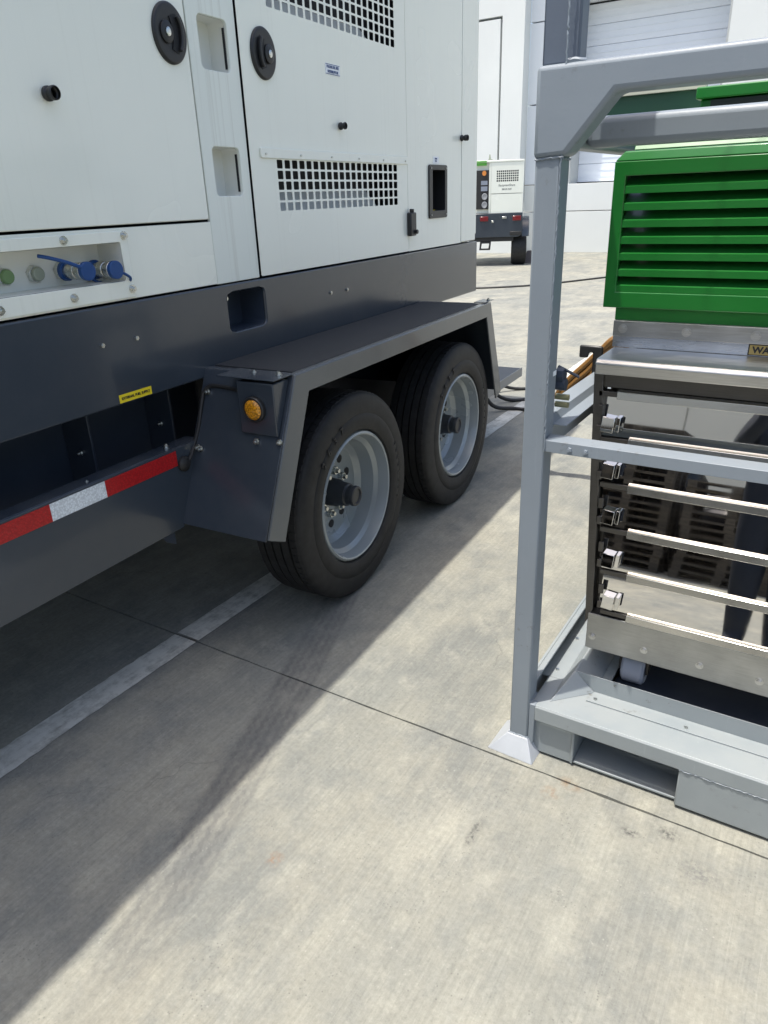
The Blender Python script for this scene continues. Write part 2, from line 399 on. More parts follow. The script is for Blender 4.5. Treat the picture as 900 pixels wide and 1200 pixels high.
def tag(o, label, cat, group=None, kind=None):
    if label: o['label'] = label
    if cat: o['category'] = cat
    if group: o['group'] = group
    if kind: o['kind'] = kind
    return o
def thing(name, label, cat, loc, rz=0.0, group=None):
    o = bpy.data.objects.new(name, None); COL.objects.link(o); o.empty_display_size = 0.2
    o.location = loc; o.rotation_euler = (0, 0, rz)
    return tag(o, label, cat, group)
OFF = (0, 0, 0)
def text(name, s, size, mat, parent, origin, face='+x', align='LEFT', depth=0.0006, sx=1.0, rot=0.0, fontw=0.0):
    cu = bpy.data.curves.new(name, 'FONT'); cu.body = s; cu.size = size; cu.align_x = align; cu.align_y = 'CENTER'; cu.extrude = depth; cu.offset = fontw
    cu.resolution_u = 3
    t = bpy.data.objects.new(name, cu); COL.objects.link(t)
    dg = bpy.context.evaluated_depsgraph_get(); me = bpy.data.meshes.new_from_object(t.evaluated_get(dg))
    bpy.data.objects.remove(t); bpy.data.curves.remove(cu)
    c, sn = math.cos(rot), math.sin(rot)
    for v in me.vertices:
        x, y, z = v.co; x *= sx; x, y = c*x-sn*y, sn*x+c*y
        p = {'+x': (z, x, y), '-y': (x, -z, y), '+z': (x, y, z)}[face]
        v.co = Vector(p)+Vector(origin)-Vector(OFF)
    me.name = name; me.materials.clear(); me.materials.append(mat)
    o = bpy.data.objects.new(name, me); COL.objects.link(o); o.parent = parent
    return o
def bolt_mesh(name='bolt', r=0.009, h=0.008, axis='x', mat=None, washer=True):
    mb = MB(); d = {'x': Vector((1, 0, 0)), 'y': Vector((0, -1, 0)), 'z': Vector((0, 0, 1))}[axis]
    z = Vector((0, 0, 0))
    if washer: mb.cyl(z-d*0.002, z+d*0.002, r*1.45, 14)
    mb.cyl(z+d*(0.0021 if washer else -0.001), z+d*(0.002+h), r, 6)
    mb.cyl(z+d*(0.0022+h), z+d*(0.0026+h+h*.35), r*.55, 8)
    return mesh_of(name, mb, mat or STEEL)

# ================================================================ GROUND
g = thing('ground', None, None, (0, 0, 0)); tag(g, 'pale broom-finished concrete yard with saw-cut joints and tyre tracks', None, kind='structure')
base = MB(); base.faces([(-140, -140, -0.016), (140, -140, -0.016), (140, 140, -0.016), (-140, 140, -0.016)], [(0, 1, 2, 3)])
tag(obj('ground_bed', base, CONC, g), None, None, kind='structure')
JX = [-30.0, -24.0, -18.0, -12.0, -6.0, 1.6, 7.6, 13.6, 19.6]; JY = [-16.4, -10.4, -4.4, 1.637, 7.35, 13.4, 19.4, 25.4]
def slab(x0, x1, y0, y1):
    g2 = 0.0032; mb = MB(); pts = []
    near = -7 < x0 < 8 and -5 < y0 < 9
    n = 130 if near else 1
    rnd = random.Random(int(x0*10+y0*1000))
    def j(): return rnd.gauss(0, 0.0009)-abs(rnd.gauss(0, 0.0028))*(rnd.random() < 0.06) if near else 0
    for i in range(n): pts.append((x0+g2+(x1-x0-2*g2)*i/n, y0+g2-j()))
    pts.append((x1-g2, y0+g2))
    for i in range(n): pts.append((x1-g2-(x1-x0-2*g2)*i/n, y1-g2+j()))
    pts.append((x0+g2, y1-g2))
    mb.prism(pts, -0.05, 0.0, 'z')
    tag(obj('concrete_slab', mb, CONC, g, smooth=0), None, None, kind='structure')
for i in range(len(JX)-1):
    for k in range(len(JY)-1): slab(JX[i], JX[i+1], JY[k], JY[k+1])
# worn white line, broken at the joints
SL = [(-2.04, 0.0), (-2.072, 1.05), (-2.078, 2.2), (-2.118, 3.7), (-2.148, 5.0), (-2.2, 7.0), (-2.3, 10.6)]
def slx(y):
    for (xa, ya), (xb, yb) in zip(SL, SL[1:]):
        if ya <= y <= yb: return xa+(xb-xa)*(y-ya)/(yb-ya)
for ya, yb in ((0.0, 1.630), (1.644, 7.343), (7.357, 10.6)):
    mb = MB(); rn = random.Random(3); n = 60
    ys = [ya+(yb-ya)*i/n for i in range(n+1)]
    L_ = [(slx(y)+rn.gauss(0, .0012), y) for y in ys]; R_ = [(slx(y)+0.118+rn.gauss(0, .0012), y) for y in ys]
    mb.faces([(x, y, 0.004) for x, y in L_]+[(x, y, 0.004) for x, y in R_], [(i, n+1+i, n+2+i, i+1) for i in range(n)])
    tag(obj('parking_line', mb, STRIPE, g, smooth=0), None, None, kind='structure')

# ================================================================ GENERATOR TRAILER (turned 3.3 degrees)
TH = R(3.3)
def W(x, y, z=0.0): return Vector((math.cos(TH)*x-math.sin(TH)*y, math.sin(TH)*x+math.cos(TH)*y, z))
TB = (-3.05, 2.5, 0.0); OFF = TB
T = thing('generator_trailer', 'large white generator canopy on a dark slate twin-axle trailer, filling the left side', 'trailer', W(*TB), TH)
XS = -1.85
obj('canopy_core', MB().box(-4.25, -1.99, -1.9, 4.60, 1.30, 3.10), DARK, T)
obj('roof', MB().box(-4.25, XS, -1.9, 4.62, 3.095, 3.15), WHITE, T, bevel=0.012)
obj('rear_plenum', MB().box(-4.20, -2.085, 4.621, 5.235, 1.34, 3.148), WHITE, T, bevel=.01)
obj('rear_wall', MB().box(-4.25, XS-.02, 4.606, 4.62, 1.333, 3.094), WHITE, T)
obj('front_wall', MB().box(-4.25, XS-.02, -1.90, -1.886, 1.333, 3.094), WHITE, T)
obj('far_wall', MB().box(-4.262, -4.25, -1.9, 4.62, 1.333, 3.094), WHITE, T)
def sheet(name, outer, holes, front, back=None, mat=WHITE, parent=T, bevel=0.0022):
    return obj(name, MB().panel(outer, holes, front, back if back is not None else front-.013), mat, parent, bevel=bevel, smooth=30)
# door with round handle on the left
doorA = sheet('door', rrect(-.45, 2.106, 1.554, 3.088, .004, 1), [], XS+.004, bevel=.003)
doorF = sheet('door', rrect(-1.88, -.456, 1.334, 3.088, .004, 1), [], XS+.004, bevel=.003)
low = sheet('lower_panel', rect(-.45, 2.116, 1.334, 1.546), [rect(.80, 1.692, 1.388, 1.508)], XS)
cp = sheet('coupling_frame', rrect(.765, 1.716, 1.3395, 1.537, .006, 2), [rrect(.83, 1.686, 1.391, 1.505, .004, 1)], XS+.006, XS+.0005)
obj('coupling_recess', MB().pocket(rect(.831, 1.685, 1.392, 1.504), XS+.002, XS-.10), POCKET, T, smooth=0)
bx = bolt_mesh('bolt', .0088, .008, 'x')
for y, z in ((1.478, 1.522), (1.702, 1.523), (1.476, 1.364), (1.702, 1.365), (1.235, 1.361), (1.25, 1.521), (.98, 1.52)): inst('bolt', bx, cp, (XS+.008, y, z))
xr = XS-.10
def plug(y, z, mat):
    p = obj('plug', MB().cyl((xr, y, z), (xr+.018, y, z), .026, 6), STEEL, T, bevel=.002)
    obj('plug_cap', MB().cyl((xr+.019, y, z), (xr+.03, y, z), .021, 20, .018), mat, p, bevel=.002)
plug(1.338, 1.436, GREENPLUG); plug(1.437, 1.434, OLIVE)
def coupling(y, z, flip):
    c = obj('quick_coupling', MB().cyl((xr, y, z), (xr+.02, y, z), .027, 6).cyl((xr+.021, y, z), (xr+.05, y, z), .021, 20).cyl((xr+.051, y, z), (xr+.08, y, z), .0245, 24).cyl((xr+.081, y, z), (xr+.086, y, z), .022, 24).cyl((xr+.087, y, z), (xr+.108, y, z), .0255, 24), STEEL, T, bevel=.002)
    mb = MB().cyl((xr+.109, y, z), (xr+.124, y, z), .027, 24)
    mb.cyl((xr+.021, y, z), (xr+.034, y, z), .029, 24)
    if not flip:
        mb.tube([(xr+.120, y-.02, z+.012), (xr+.11, y-.06, z+.03), (xr+.09, y-.10, z+.045), (xr+.075, y-.125, z+.052)], .006, 6)
    else:
        mb.tube([(xr+.118, y+.02, z-.008), (xr+.116, y+.055, z-.028), (xr+.09, y+.06, z-.043), (xr+.05, y+.0, z-.040), (xr+.03, y-.03, z-.02)], .005, 6)
    obj('dust_cap', mb, BLUE, c, bevel=.002)
coupling(1.532, 1.434, False); coupling(1.638, 1.428, True)
# pillar with two square hand pockets
P1 = rrect(2.171, 2.321, 2.020, 2.177, .018); P2 = rrect(2.171, 2.321, 1.628, 1.787, .018); P3 = rrect(2.171, 2.321, 2.42, 2.58, .018)
sheet('pillar', rect(2.118, 2.368, 1.332, 3.09), [P1, P2, P3], XS-.002, mat=WHITE_D)
for q in (P1, P2, P3):
    pk = obj('pocket', MB().pocket(q, XS-.014, XS-.085), POCKET, T, smooth=30)
    ys = [a for a, b in q]; zs = [b for a, b in q]
    obj('pocket_gap', MB().box(XS-.0235, XS-.0145, max(ys)-.003, max(ys)-.0012, min(zs)+.014, max(zs)-.02), DARK, pk)
# grille door
def grid(y0, y1, z0, z1, nc, nr, fy=.74, fz=.80):
    out = []; dy, dz = (y1-y0)/nc, (z1-z0)/nr
    for i in range(nc):
        for k in range(nr):
            cy, cz = y0+(i+.5)*dy, z0+(k+.5)*dz
            out.append(rrect(cy-dy*fy/2, cy+dy*fy/2, cz-dz*fz/2, cz+dz*fz/2, .003, 1))
    return out
doorB = sheet('door', rrect(2.374, 3.667, 1.336, 3.088, .004, 1), grid(2.545, 3.562, 2.251, 2.64, 20, 10)+grid(2.53, 3.558, 1.565, 1.757, 20, 5), XS+.004, XS+.0022, bevel=0)
for z0, z1 in ((2.235, 2.66), (1.545, 1.775)):
    mb = MB().pocket(rect(2.45, 3.62, z0, z1), XS+.0015, XS-.13)
    gv = obj('grille_cavity', mb, DARK, doorB, smooth=0)
    obj('baffle', MB().prism([(XS-.045, z0+.005), (XS-.12, z0+.095), (XS-.125, z0+.09), (XS-.05, z0)], 2.46, 3.44, 'y'), POCKET, gv, smooth=0)
fl = obj('grille_flap', MB().panel(rrect(2.433, 3.664, 1.757, 1.792, .006, 2), [], XS+.012, XS+.0045), WHITE, doorB, bevel=.002)
rv = bolt_mesh('rivet', .0045, .002, 'x', washer=False)
for i in range(6): inst('rivet', rv, fl, (XS+.012, 2.46+i*.234, 1.771))
lb = obj('warning_label', MB().box(XS+.0042, XS+.0052, 2.930, 3.043, 2.083, 2.123), LABELW, doorB)
for z in (2.0855, 2.1205): obj('label_line', MB().box(XS+.0053, XS+.0057, 2.932, 3.041, z-.0012, z+.0012), INKB, lb)
text('label_text', 'PULSAR DEL SITE', .0135, INKB, lb, (XS+.0058, 2.9865, 2.111), align='CENTER', sx=.92, fontw=.0004)
text('label_text', 'INTERRUPTOR', .0135, INKB, lb, (XS+.0058, 2.9865, 2.094), align='CENTER', sx=.92, fontw=.0004)
# end panel, document pocket, corner post
Q = rrect(3.966, 4.134, 1.527, 1.736, .008)
endp = sheet('end_panel', rect(3.677, 4.388, 1.334, 3.09), [rrect(3.95, 4.15, 1.51, 1.75, .01)], XS, XS-.0018, bevel=0)
sheet('corner_panel', rect(4.394, 4.622, 1.334, 3.09), [], XS+.001, bevel=.006)
pf = sheet('recessed_pocket', rrect(3.924, 4.165, 1.488, 1.762, .014), [Q], XS+.010, XS+.0005, mat=BLACKP, bevel=.003)
obj('pocket_liner', MB().pocket(Q, XS+.004, XS-.11), BLACKP, pf, smooth=30)
obj('pocket_sticker', MB().prism([(XS-.085, 1.531), (XS-.02, 1.529), (XS-.02, 1.5305), (XS-.085, 1.5325)], 3.99, 4.06, 'y'), YELLOW, pf)
obj('pull_strap', MB().tube([(XS-.10, 3.99, 1.66), (XS-.06, 4.03, 1.645), (XS-.05, 4.06, 1.62), (XS-.08, 4.05, 1.59)], .014, 8), HUB, pf)
for y in (3.944, 4.146):
    for z in (1.506, 1.745): inst('rivet', rv, pf, (XS+.010, y, z))
lb2 = obj('small_label', MB().box(XS+.0003, XS+.0012, 3.99, 4.065, 1.768, 1.803), LABELW, T)
text('label_text', 'ABRIR\nPULL', .012, INKB, lb2, (XS+.0018, 4.027, 1.786), align='CENTER')
hg = obj('hinge', MB().box(XS+.0045, XS+.030, 3.650, 3.716, 1.412, 1.528), BLACKP, T, bevel=.006)
obj('hinge_pin', MB().cyl((XS+.018, 3.683, 1.528), (XS+.018, 3.683, 1.545), .012, 12), BLACKP, hg, bevel=.002)
obj('hinge_knob', MB().cyl((XS+.0305, 3.70, 1.432), (XS+.044, 3.70, 1.432), .011, 12), BLACKP, hg, bevel=.002)
def knob(y, z, par, r=.019, L=.036):
    k = obj('door_stop', MB().lathe([(0, r*.55), (.004, r), (.012, r), (.016, r*.72), (.022, r*.72), (.026, r*.95), (L, r*.95), (L+.002, r*.8)], (par[1], y, z), 'x', 20), BLACKP, par[0], bevel=.001)
knob(1.520, 1.889, (doorA, XS+.004)); knob(3.018, 1.895, (doorB, XS+.004), .015, .032); knob(4.378, 1.909, (endp, XS), .017, .045)
def handle(y, z, side, par):
    x = XS+.004
    h = obj('handle', MB().lathe([(0, .0755), (.006, .0755), (.011, .071), (.012, .060), (.009, .030), (.009, .004)], (x, y, z), 'x', 56, .96, 1.12), BLACKP, par, bevel=.0015)
    mb = MB()
    arc = []
    for k in range(13):
        t = R(-62+124*k/12); arc.append((y+side*(.012+.026*math.cos(t)), z+.062*math.sin(t)))
    for k in range(13):
        t = R(62-124*k/12); arc.append((y+side*(-.012+.018*math.cos(t)), z+.050*math.sin(t)))
    mb.prism(arc, x+.0095, x+.0128, 'x'); obj('handle_recess', mb, DARK, h)
    mb = MB(); arc = []
    for k in range(13):
        t = R(-55+110*k/12); arc.append((y+side*(.010+.033*math.cos(t)), z+.060*math.sin(t)))
    for k in range(13):
        t = R(55-110*k/12); arc.append((y+side*(.002+.030*math.cos(t)), z+.054*math.sin(t)))
    mb.prism(arc, x+.013, x+.026, 'x'); obj('handle_grip', mb, BLACKP, h, bevel=.003)
    ly = y-side*.022
    obj('lock_collar', MB().lathe([(.0125, .027), (.017, .027), (.019, .022), (.0192, .003)], (x, ly, z), 'x', 24, 1, 1.15), BLACKP, h, bevel=.001)
    obj('lock_cylinder', MB().lathe([(.0195, .0105), (.022, .0105), (.023, .008), (.0232, .001)], (x, ly, z), 'x', 18, 1, 1.2), STEEL, h)
handle(2.024, 2.097, 1, doorA); handle(2.505, 2.102, -1, doorB)

# base frame
HB = rrect(2.154, 2.377, 1.153, 1.296, .02)
bs = obj('base_frame', MB().panel(rect(-1.9, 4.65, 1.017, 1.3275), [HB], XS+.006, XS-.012).box(-4.25, XS-.0125, 4.63, 4.65, 1.02, 1.325).box(-4.25, XS-.0125, -1.9, -1.88, 1.02, 1.325), SLATE, T, bevel=.006)
obj('base_core', MB().box(-4.26, -1.99, -1.87, 4.62, 1.0, 1.298), SLATE_D, T)
obj('base_flange', MB().box(XS-.14, XS-.0126, -1.87, 4.62, 1.017, 1.027).box(XS-.14, XS-.0126, -1.87, 4.62, 1.305, 1.325), SLATE_D, T)
obj('lifting_pocket', MB().pocket(HB, XS-.006, XS-.12), SLATE_D, bs, smooth=30)
inst('bolt', bx, bs, (XS-.04, 2.19, 1.272))
for y, z in ((1.544, 1.214), (1.684, 1.213), (2.861, 1.216), (3.004, 1.214)): inst('rivet', rv, bs, (XS+.006, y, z), scale=(1.6, 1.7, 1.7))
yl = obj('fuel_label', MB().box(XS+.0062, XS+.0072, 1.572, 1.712, 1.023, 1.0495), YELLOW, bs)
text('label_text', 'EXTERNAL FUEL SUPPLY', .0115, INK, yl, (XS+.0078, 1.642, 1.036), align='CENTER', sx=.98, fontw=.0003)
# chassis
obj('chassis_shade_box', MB().box(-4.2, -2.27, -1.95, 4.9, .54, 1.0), SLATE_D, T)  # chassis as one wide box, added to keep the underside dark
obj('back_panel', MB().box(-2.235, -2.225, -1.9, 2.03, .50, 1.016), SLATE_D, T)
ribm = mesh_of('stiffener_rib', MB().box(-2.224, -2.085, -.005, .005, .52, 1.0155), SLATE_D, (0, 0, 0))
for y in (1.625, 2.02, .8, 0.0, -.8, -1.5):
    rb = inst('stiffener_rib', ribm, T, (0, y, 0)); rb.location = (-TB[0], y-TB[1], 0)
    bm_ = rb.modifiers.new('bevel', 'BEVEL'); bm_.width = .003; bm_.segments = 2
b2 = bolt_mesh('bolt', .008, .01, 'y')
for y in (1.61, 2.005):
    for z in (.96, .80): inst('bolt', b2, T, (-2.15, y+.01, z))
xs2 = -1.83
sr = obj('side_rail', MB().prism([(-1.9, .512), (1.748, .512), (1.884, .805), (1.884, .812), (-1.9, .812)], xs2-.008, xs2, 'x').box(-1.905, xs2-.0085, -1.9, 1.90, .803, .812).box(-1.905, xs2-.0085, -1.9, 1.74, .512, .520), SLATE, T, bevel=.0025)
obj('rail_bracket', MB().prism([(1.665, .511), (1.742, .511), (1.742, .435), (1.70, .46)], -1.885, -1.879, 'x'), SLATE_D, T)
yy = -1.86; k = 0
segs = [(1.441, 1.762, TAPER), (1.233, 1.4405, TAPEW), (.925, 1.2325, TAPER), (.717, .9245, TAPEW), (.409, .7165, TAPER), (.2, .4085, TAPEW)]
for a, b, m in segs:
    tp = obj('reflective_strip', MB().box(xs2+.0004, xs2+.0016, a, b, .749, .804), m, sr)
    tp['label'] = 'red reflective strip' if m is TAPER else 'white reflective strip'
bz = bolt_mesh('bolt', .0085, .008, 'z')
inst('bolt', bz, sr, (-1.87, 1.76, .8135)); inst('bolt', bz, sr, (-1.86, 1.40, .8125), scale=(.5, .5, .4))
# fender over both wheels
def strip_path(pts, t):   # plate of thickness t below a polyline, in (y, z)
    out = list(pts); n = len(pts); inner = []
    for i, p in enumerate(pts):
        a = Vector(pts[max(i-1, 0)]); b = Vector(pts[min(i+1, n-1)]); d = (b-a).normalized(); nn = Vector((d.y, -d.x))
        inner.append((p[0]+nn.x*t, p[1]+nn.y*t))
    return out+inner[::-1]
fp = [(1.744, .527), (1.985, 1.052), (3.855, 1.052), (4.062, .52)]
fe = obj('fender', MB().prism(strip_path(fp, .006), -1.846, -1.4525, 'x'), SLATE, T, bevel=.002)
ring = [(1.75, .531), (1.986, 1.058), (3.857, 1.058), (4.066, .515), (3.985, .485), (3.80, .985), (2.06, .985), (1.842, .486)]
obj('fender_rim', MB().prism(ring, -1.4524, -1.442, 'x').prism([(1.986, 1.058), (3.857, 1.058), (3.857, 1.052), (1.986, 1.052)], -1.478, -1.4526, 'x'), paint('lighter fender edge', (0.085, 0.098, 0.108), 0.22, var=.08, coat=.3, dust=.1), T, bevel=.003)  # rim strip in a lighter tone than the fender plate
obj('tread_plate', MB().box(-1.838, -1.484, 2.03, 3.80, 1.0525, 1.0565), GRIT, fe)
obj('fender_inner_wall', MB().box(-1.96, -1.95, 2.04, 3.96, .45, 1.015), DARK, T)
mb = MB().box(-1.52, -1.46, 3.86, 3.90, .99, 1.035).box(-1.52, -1.4535, 3.80, 3.93, 1.06, 1.064)
obj('rear_bracket', mb, SLATE, T, bevel=.002)
# marker lamp
def pz_(z): return 1.744+(z-.527)*(1.985-1.744)/(1.052-.527)
br = obj('lamp_bracket', MB().prism([(pz_(.862)-.002, .862), (1.884, .862), (1.884, 1.046), (pz_(1.046)-.002, 1.046)], -1.622, -1.466, 'x'), SLATE, fe, bevel=.004)
obj('bracket_top', MB().box(-1.70, -1.456, 1.878, 2.0, 1.0572, 1.061), SLATE, fe, bevel=.001)
obj('lamp_ring', MB().lathe([(0, .052), (-.014, .052), (-.018, .048), (-.018, .042), (-.010, .041)], (-1.548, 1.884, .955), 'y', 40, .86, .86), BLACKP, br, bevel=.001)
obj('marker_lamp', MB().lathe([(-.004, .0408), (-.016, .0408), (-.0215, .034), (-.0245, .018), (-.0252, .002)], (-1.548, 1.884, .955), 'y', 40, .86, .86), AMBER, br)
for x, z in ((-1.557, .838), (-1.46, .845), (-1.812, .977), (-1.803, .786), (-1.815, .79)):
    inst('bolt', b2, fe, (x, pz_(z)-.004, z))
inst('bolt', bz, fe, (-1.49, 1.955, 1.061)); inst('bolt', bz, fe, (-1.60, 1.96, 1.061), scale=(.7, .7, .7)); inst('bolt', bz, fe, (-1.466, 3.88, 1.064))
cb = obj('lamp_cable', MB().tube([(-1.66, 1.945, .995), (-1.74, 1.95, 1.0), (-1.80, 1.952, .998), (-1.826, 1.94, .975), (-1.828, 1.92, .93), (-1.83, 1.89, .85), (-1.834, 1.862, .80), (-1.822, 1.825, .765), (-1.82, 1.80, .752)], .0075, 8), RUBBER, T)
obj('cable_grommet', MB().lathe([(0, .028), (.01, .028), (.016, .02), (.02, .014), (.0205, .004)], (xs2+.0005, 1.79, .748), 'x', 24), RUBBER, T)
# rear step
st = obj('rear_step', MB().box(-2.3, -1.602, 4.2, 4.92, .452, .462), SLATE_D, T, bevel=.002)
obj('step_edge', MB().box(-1.6015, -1.594, 4.2, 4.925, .405, .466), paint('step edge paint', (.20, .21, .22), .3), T, bevel=.002)
# wheels
TRX = -1.464
def make_wheel(cy, cz=.418, dx=0.0, rot=0.0):
    x = TRX+dx
    prof = [(-.028, .283), (-.010, .290), (-.003, .305), (0, .330), (-.003, .352), (-.006, .356), (-.004, .366), (-.007, .404), (-.013, .427), (-.022, .439)]
    gro = []
    for k in range(5):
        a = -.034-k*.040
        gro += [(a, .443), (a-.031, .445 if 0 < k < 4 else .442)]
        if k < 4: gro += [(a-.0315, .427), (a-.0395, .427)]
    prof = prof+gro+[(-.238, .426), (-.250, .38), (-.252, .33), (-.235, .286), (-.232, .274), (-.03, .274)]
    w = obj('wheel', MB().lathe([(-.028, .284), (-.021, .283), (-.014, .279), (-.010, .272), (-.013, .266), (-.030, .262), (-.060, .256), (-.075, .238), (-.110, .234), (-.135, .228), (-.150, .215), (-.158, .205), (-.162, .150), (-.156, .08), (-.156, .01)], (x, cy, cz), 'x', 72), RIM, T, smooth=25)
    tb = MB().lathe(prof, (x, cy, cz), 'x', 96, closed=True)
    n = 84                                               # shoulder blocks round the tread edge
    for i in range(n):
        t = 2*math.pi*i/n; c, s = math.cos(t), math.sin(t); r1, r2, hw = .420, .4445, .0118
        def q(d, r, a): return (x+d, cy+r*c-a*s, cz+r*s+a*c)
        tb.hexa([q(-.033, r2, -hw), q(-.058, r2+.001, -hw), q(-.058, r2+.001, hw), q(-.033, r2, hw)], [q(-.0135, r1, -hw*.9), q(-.03, r1, -hw*.9), q(-.03, r1, hw*.9), q(-.0135, r1, hw*.9)])
    ty = obj('tyre', tb, TYRE, w, smooth=35)
    hh = mesh_of('hand_hole', MB().cyl((-.002, 0, 0), (.002, 0, 0), .0185, 16), DARK)
    for i in range(10):
        t = 2*math.pi*(i+.3)/10+rot; inst('hand_hole', hh, w, (x-.1605, cy+.152*math.cos(t), cz+.152*math.sin(t)))
    nm = MB().cyl((0, 0, 0), (.022, 0, 0), .018, 6).cyl((.0221, 0, 0), (.036, 0, 0), .0115, 12, .009)
    nme = mesh_of('wheel_nut', nm, STEEL)
    for i in range(8):
        t = 2*math.pi*(i+.5)/8+rot; inst('wheel_nut', nme, w, (x-.157, cy+.094*math.cos(t), cz+.094*math.sin(t)), (t, 0, 0))
    obj('hub', MB().lathe([(-.155, .062), (-.115, .058), (-.105, .053), (-.065, .050), (-.060, .042), (-.040, .042), (-.035, .045), (-.022, .043), (-.020, .033), (-.026, .031), (-.026, .004)], (x, cy, cz), 'x', 36), HUB, w, bevel=.001)
    for i, ch in enumerate('2637'):                      # raised sidewall lettering
        a = R(139-i*9.5); rr_ = .345
        text('sidewall_lettering', ch, .042, INK, w, (x-.001, cy+rr_*math.cos(a), cz+rr_*math.sin(a)), align='CENTER', depth=.0028, rot=a-math.pi/2, fontw=.001)
    for i, ch in enumerate('TUBELESS'):
        a = R(24-i*6.2); text('sidewall_lettering', ch, .026, INK, w, (x-.001, cy+.345*math.cos(a), cz+.345*math.sin(a)), align='CENTER', depth=.0015, rot=a-math.pi/2, fontw=.0006)
    return w
make_wheel(2.415, .441, 0.0, .1); make_wheel(3.525, .442, -.004, .35)
obj('axle', MB().cyl((-4.2, 2.415, .441), (-1.69, 2.415, .441), .055, 16), SLATE_D, T)
obj('axle', MB().cyl((-4.2, 3.525, .442), (-1.70, 3.525, .442), .055, 16), SLATE_D, T)
obj('far_wheel', MB().lathe([(0, .2), (0, .34), (.03, .438), (.21, .440), (.24, .34), (.24, .2)], (-4.4, 2.415, .441), 'x', 40, cap=True), TYRE, T)
obj('far_wheel', MB().lathe([(0, .2), (0, .34), (.03, .438), (.21, .440), (.24, .34), (.24, .2)], (-4.4, 3.525, .442), 'x', 40, cap=True), TYRE, T)
obj('drawbar', MB().box(-3.2, -2.9, -3.3, -1.96, .55, .70), SLATE_D, T)
obj('jack_leg', MB().box(-3.1, -3.0, -2.9, -2.8, .0, .80), SLATE_D, T)
OFF = (0, 0, 0)

# cables lying behind the trailer
def cable(pts, r, label, grp='black cables on the concrete'):
    o = obj('power_cable', MB().tube(pts, r, 8, 6), RUBBER); return tag(o, label, 'cable', grp)
def wl(x, y, z): return tuple(W(x, y, z))
cable([wl(-2.25, 5.0, .44), wl(-2.05, 5.15, .30), wl(-1.95, 5.30, .06), wl(-1.80, 5.42, .016), wl(-1.55, 5.45, .016), wl(-1.0, 5.75, .016), wl(-.2, 6.0, .016), wl(1.5, 6.2, .016)], .016, 'black cable looping lowest from under the trailer step')
cable([wl(-2.3, 5.1, .44), wl(-2.1, 5.40, .22), wl(-1.95, 5.62, .03), wl(-1.7, 5.80, .016), wl(-1.2, 6.05, .016), wl(-.2, 6.35, .016), wl(1.5, 6.5, .016)], .015, 'black cable running between two others behind the trailer step')
cable([wl(-2.3, 5.25, .44), wl(-2.2, 5.75, .2), wl(-2.05, 6.0, .03), wl(-1.75, 6.18, .015), wl(-1.2, 6.45, .015), wl(-.2, 6.75, .015), wl(1.5, 6.9, .015)], .014, 'black cable farthest behind the trailer step')
tag(obj('ground_cable', MB().tube([(-9.5, 11.2, .012), (-7.3, 12.1, .012), (-5.9, 12.70, .012), (-5.13, 13.30, .012), (-4.73, 13.9, .012), (-4.18, 14.98, .012), (-3.2, 16.8, .012), (-1.0, 18.5, .012)], .02, 6, 5), RUBBER), 'thin dark cable lying across the sunlit concrete far behind', 'cable')
dd = MB()
for i in range(6):
    c = wl(-2.15+.022*(i % 3), 4.98+.02*i, 0); dd.lathe([(.003, .016), (.018, .02), (.032, .013), (.036, .003)], c, 'z', 7, .8+.2*(i % 2), 1.1)
tag(obj('debris_clump', dd, INK), 'small dark clump lying beside the white line behind the wheel', 'debris')

# ================================================================ GREY RACK
OFF = (0.05, 2.35, 0.0)
K = thing('equipment_rack', 'grey painted tubular steel rack with flared foot on a fork-pocket skid', 'rack', OFF)
yf = 1.69; XR = .98; YB = 3.05
post = [(-.648, yf), (-.590, yf), (-.590, yf+.066), (-.648, yf+.066)]
obj('post', MB().prism(post, .04, 1.68, 'z'), GREYP, K, bevel=.005, seg=3)
obj('post_foot', MB().hexa([(-.706, 1.656, .0), (-.556, 1.650, .0), (-.552, 1.80, .0), (-.702, 1.806, .0)], [(-.652, 1.685, .062), (-.587, 1.685, .062), (-.587, 1.762, .062), (-.652, 1.762, .062)]), paint('foot paint', (.42, .45, .485), .4, var=.08, vs_=12, wear=.6), K, bevel=.002)
obj('foot_bracket', MB().box(-.5895, -.572, 1.694, 1.72, .045, .19), GREYP, K, bevel=.002)
rear = mesh_of('rear_post', MB().box(-.648, -.59, YB-.06, YB, .0, 1.78), GREYP, OFF)
for dx in (0, XR+.59): 
    o = bpy.data.objects.new('rear_post', rear); COL.objects.link(o); o.parent = K; o.location = (dx, 0, 0)
obj('post', MB().box(XR-.06, XR, yf, yf+.066, .04, 1.68), GREYP, K, bevel=.005)
gus = [(-.652, 1.668), (-.578, 1.672), (-.479, 1.786), (.90, 1.786), (XR-.08, 1.67), (XR+.004, 1.668), (XR+.004, 1.847), (-.652, 1.847)]
gus = [(-.652, 1.668), (-.578, 1.672), (-.479, 1.786), (XR-.17, 1.786), (XR-.07, 1.672), (XR+.004, 1.668), (XR+.004, 1.847), (-.652, 1.847)]
obj('top_rail', MB().prism(gus, yf-.006, yf+.068, 'y'), GREYP, K, bevel=.011, seg=3)
obj('inner_rail', MB().prism([(-.588, 1.692), (XR-.062, 1.692), (XR-.062, 1.757), (-.588, 1.757)], 1.85, 1.912, 'y'), GREYP, K, bevel=.016, seg=3)
obj('side_rail', MB().box(-.648, -.5885, yf+.0685, YB-.061, 1.692, 1.757), GREYP, K, bevel=.010)
obj('side_rail', MB().box(XR-.0605, XR, yf+.0685, YB-.061, 1.692, 1.757), GREYP, K, bevel=.010)
obj('rear_rail', MB().box(-.5885, XR-.061, YB-.06, YB-.001, 1.70, 1.76), GREYP, K, bevel=.006)
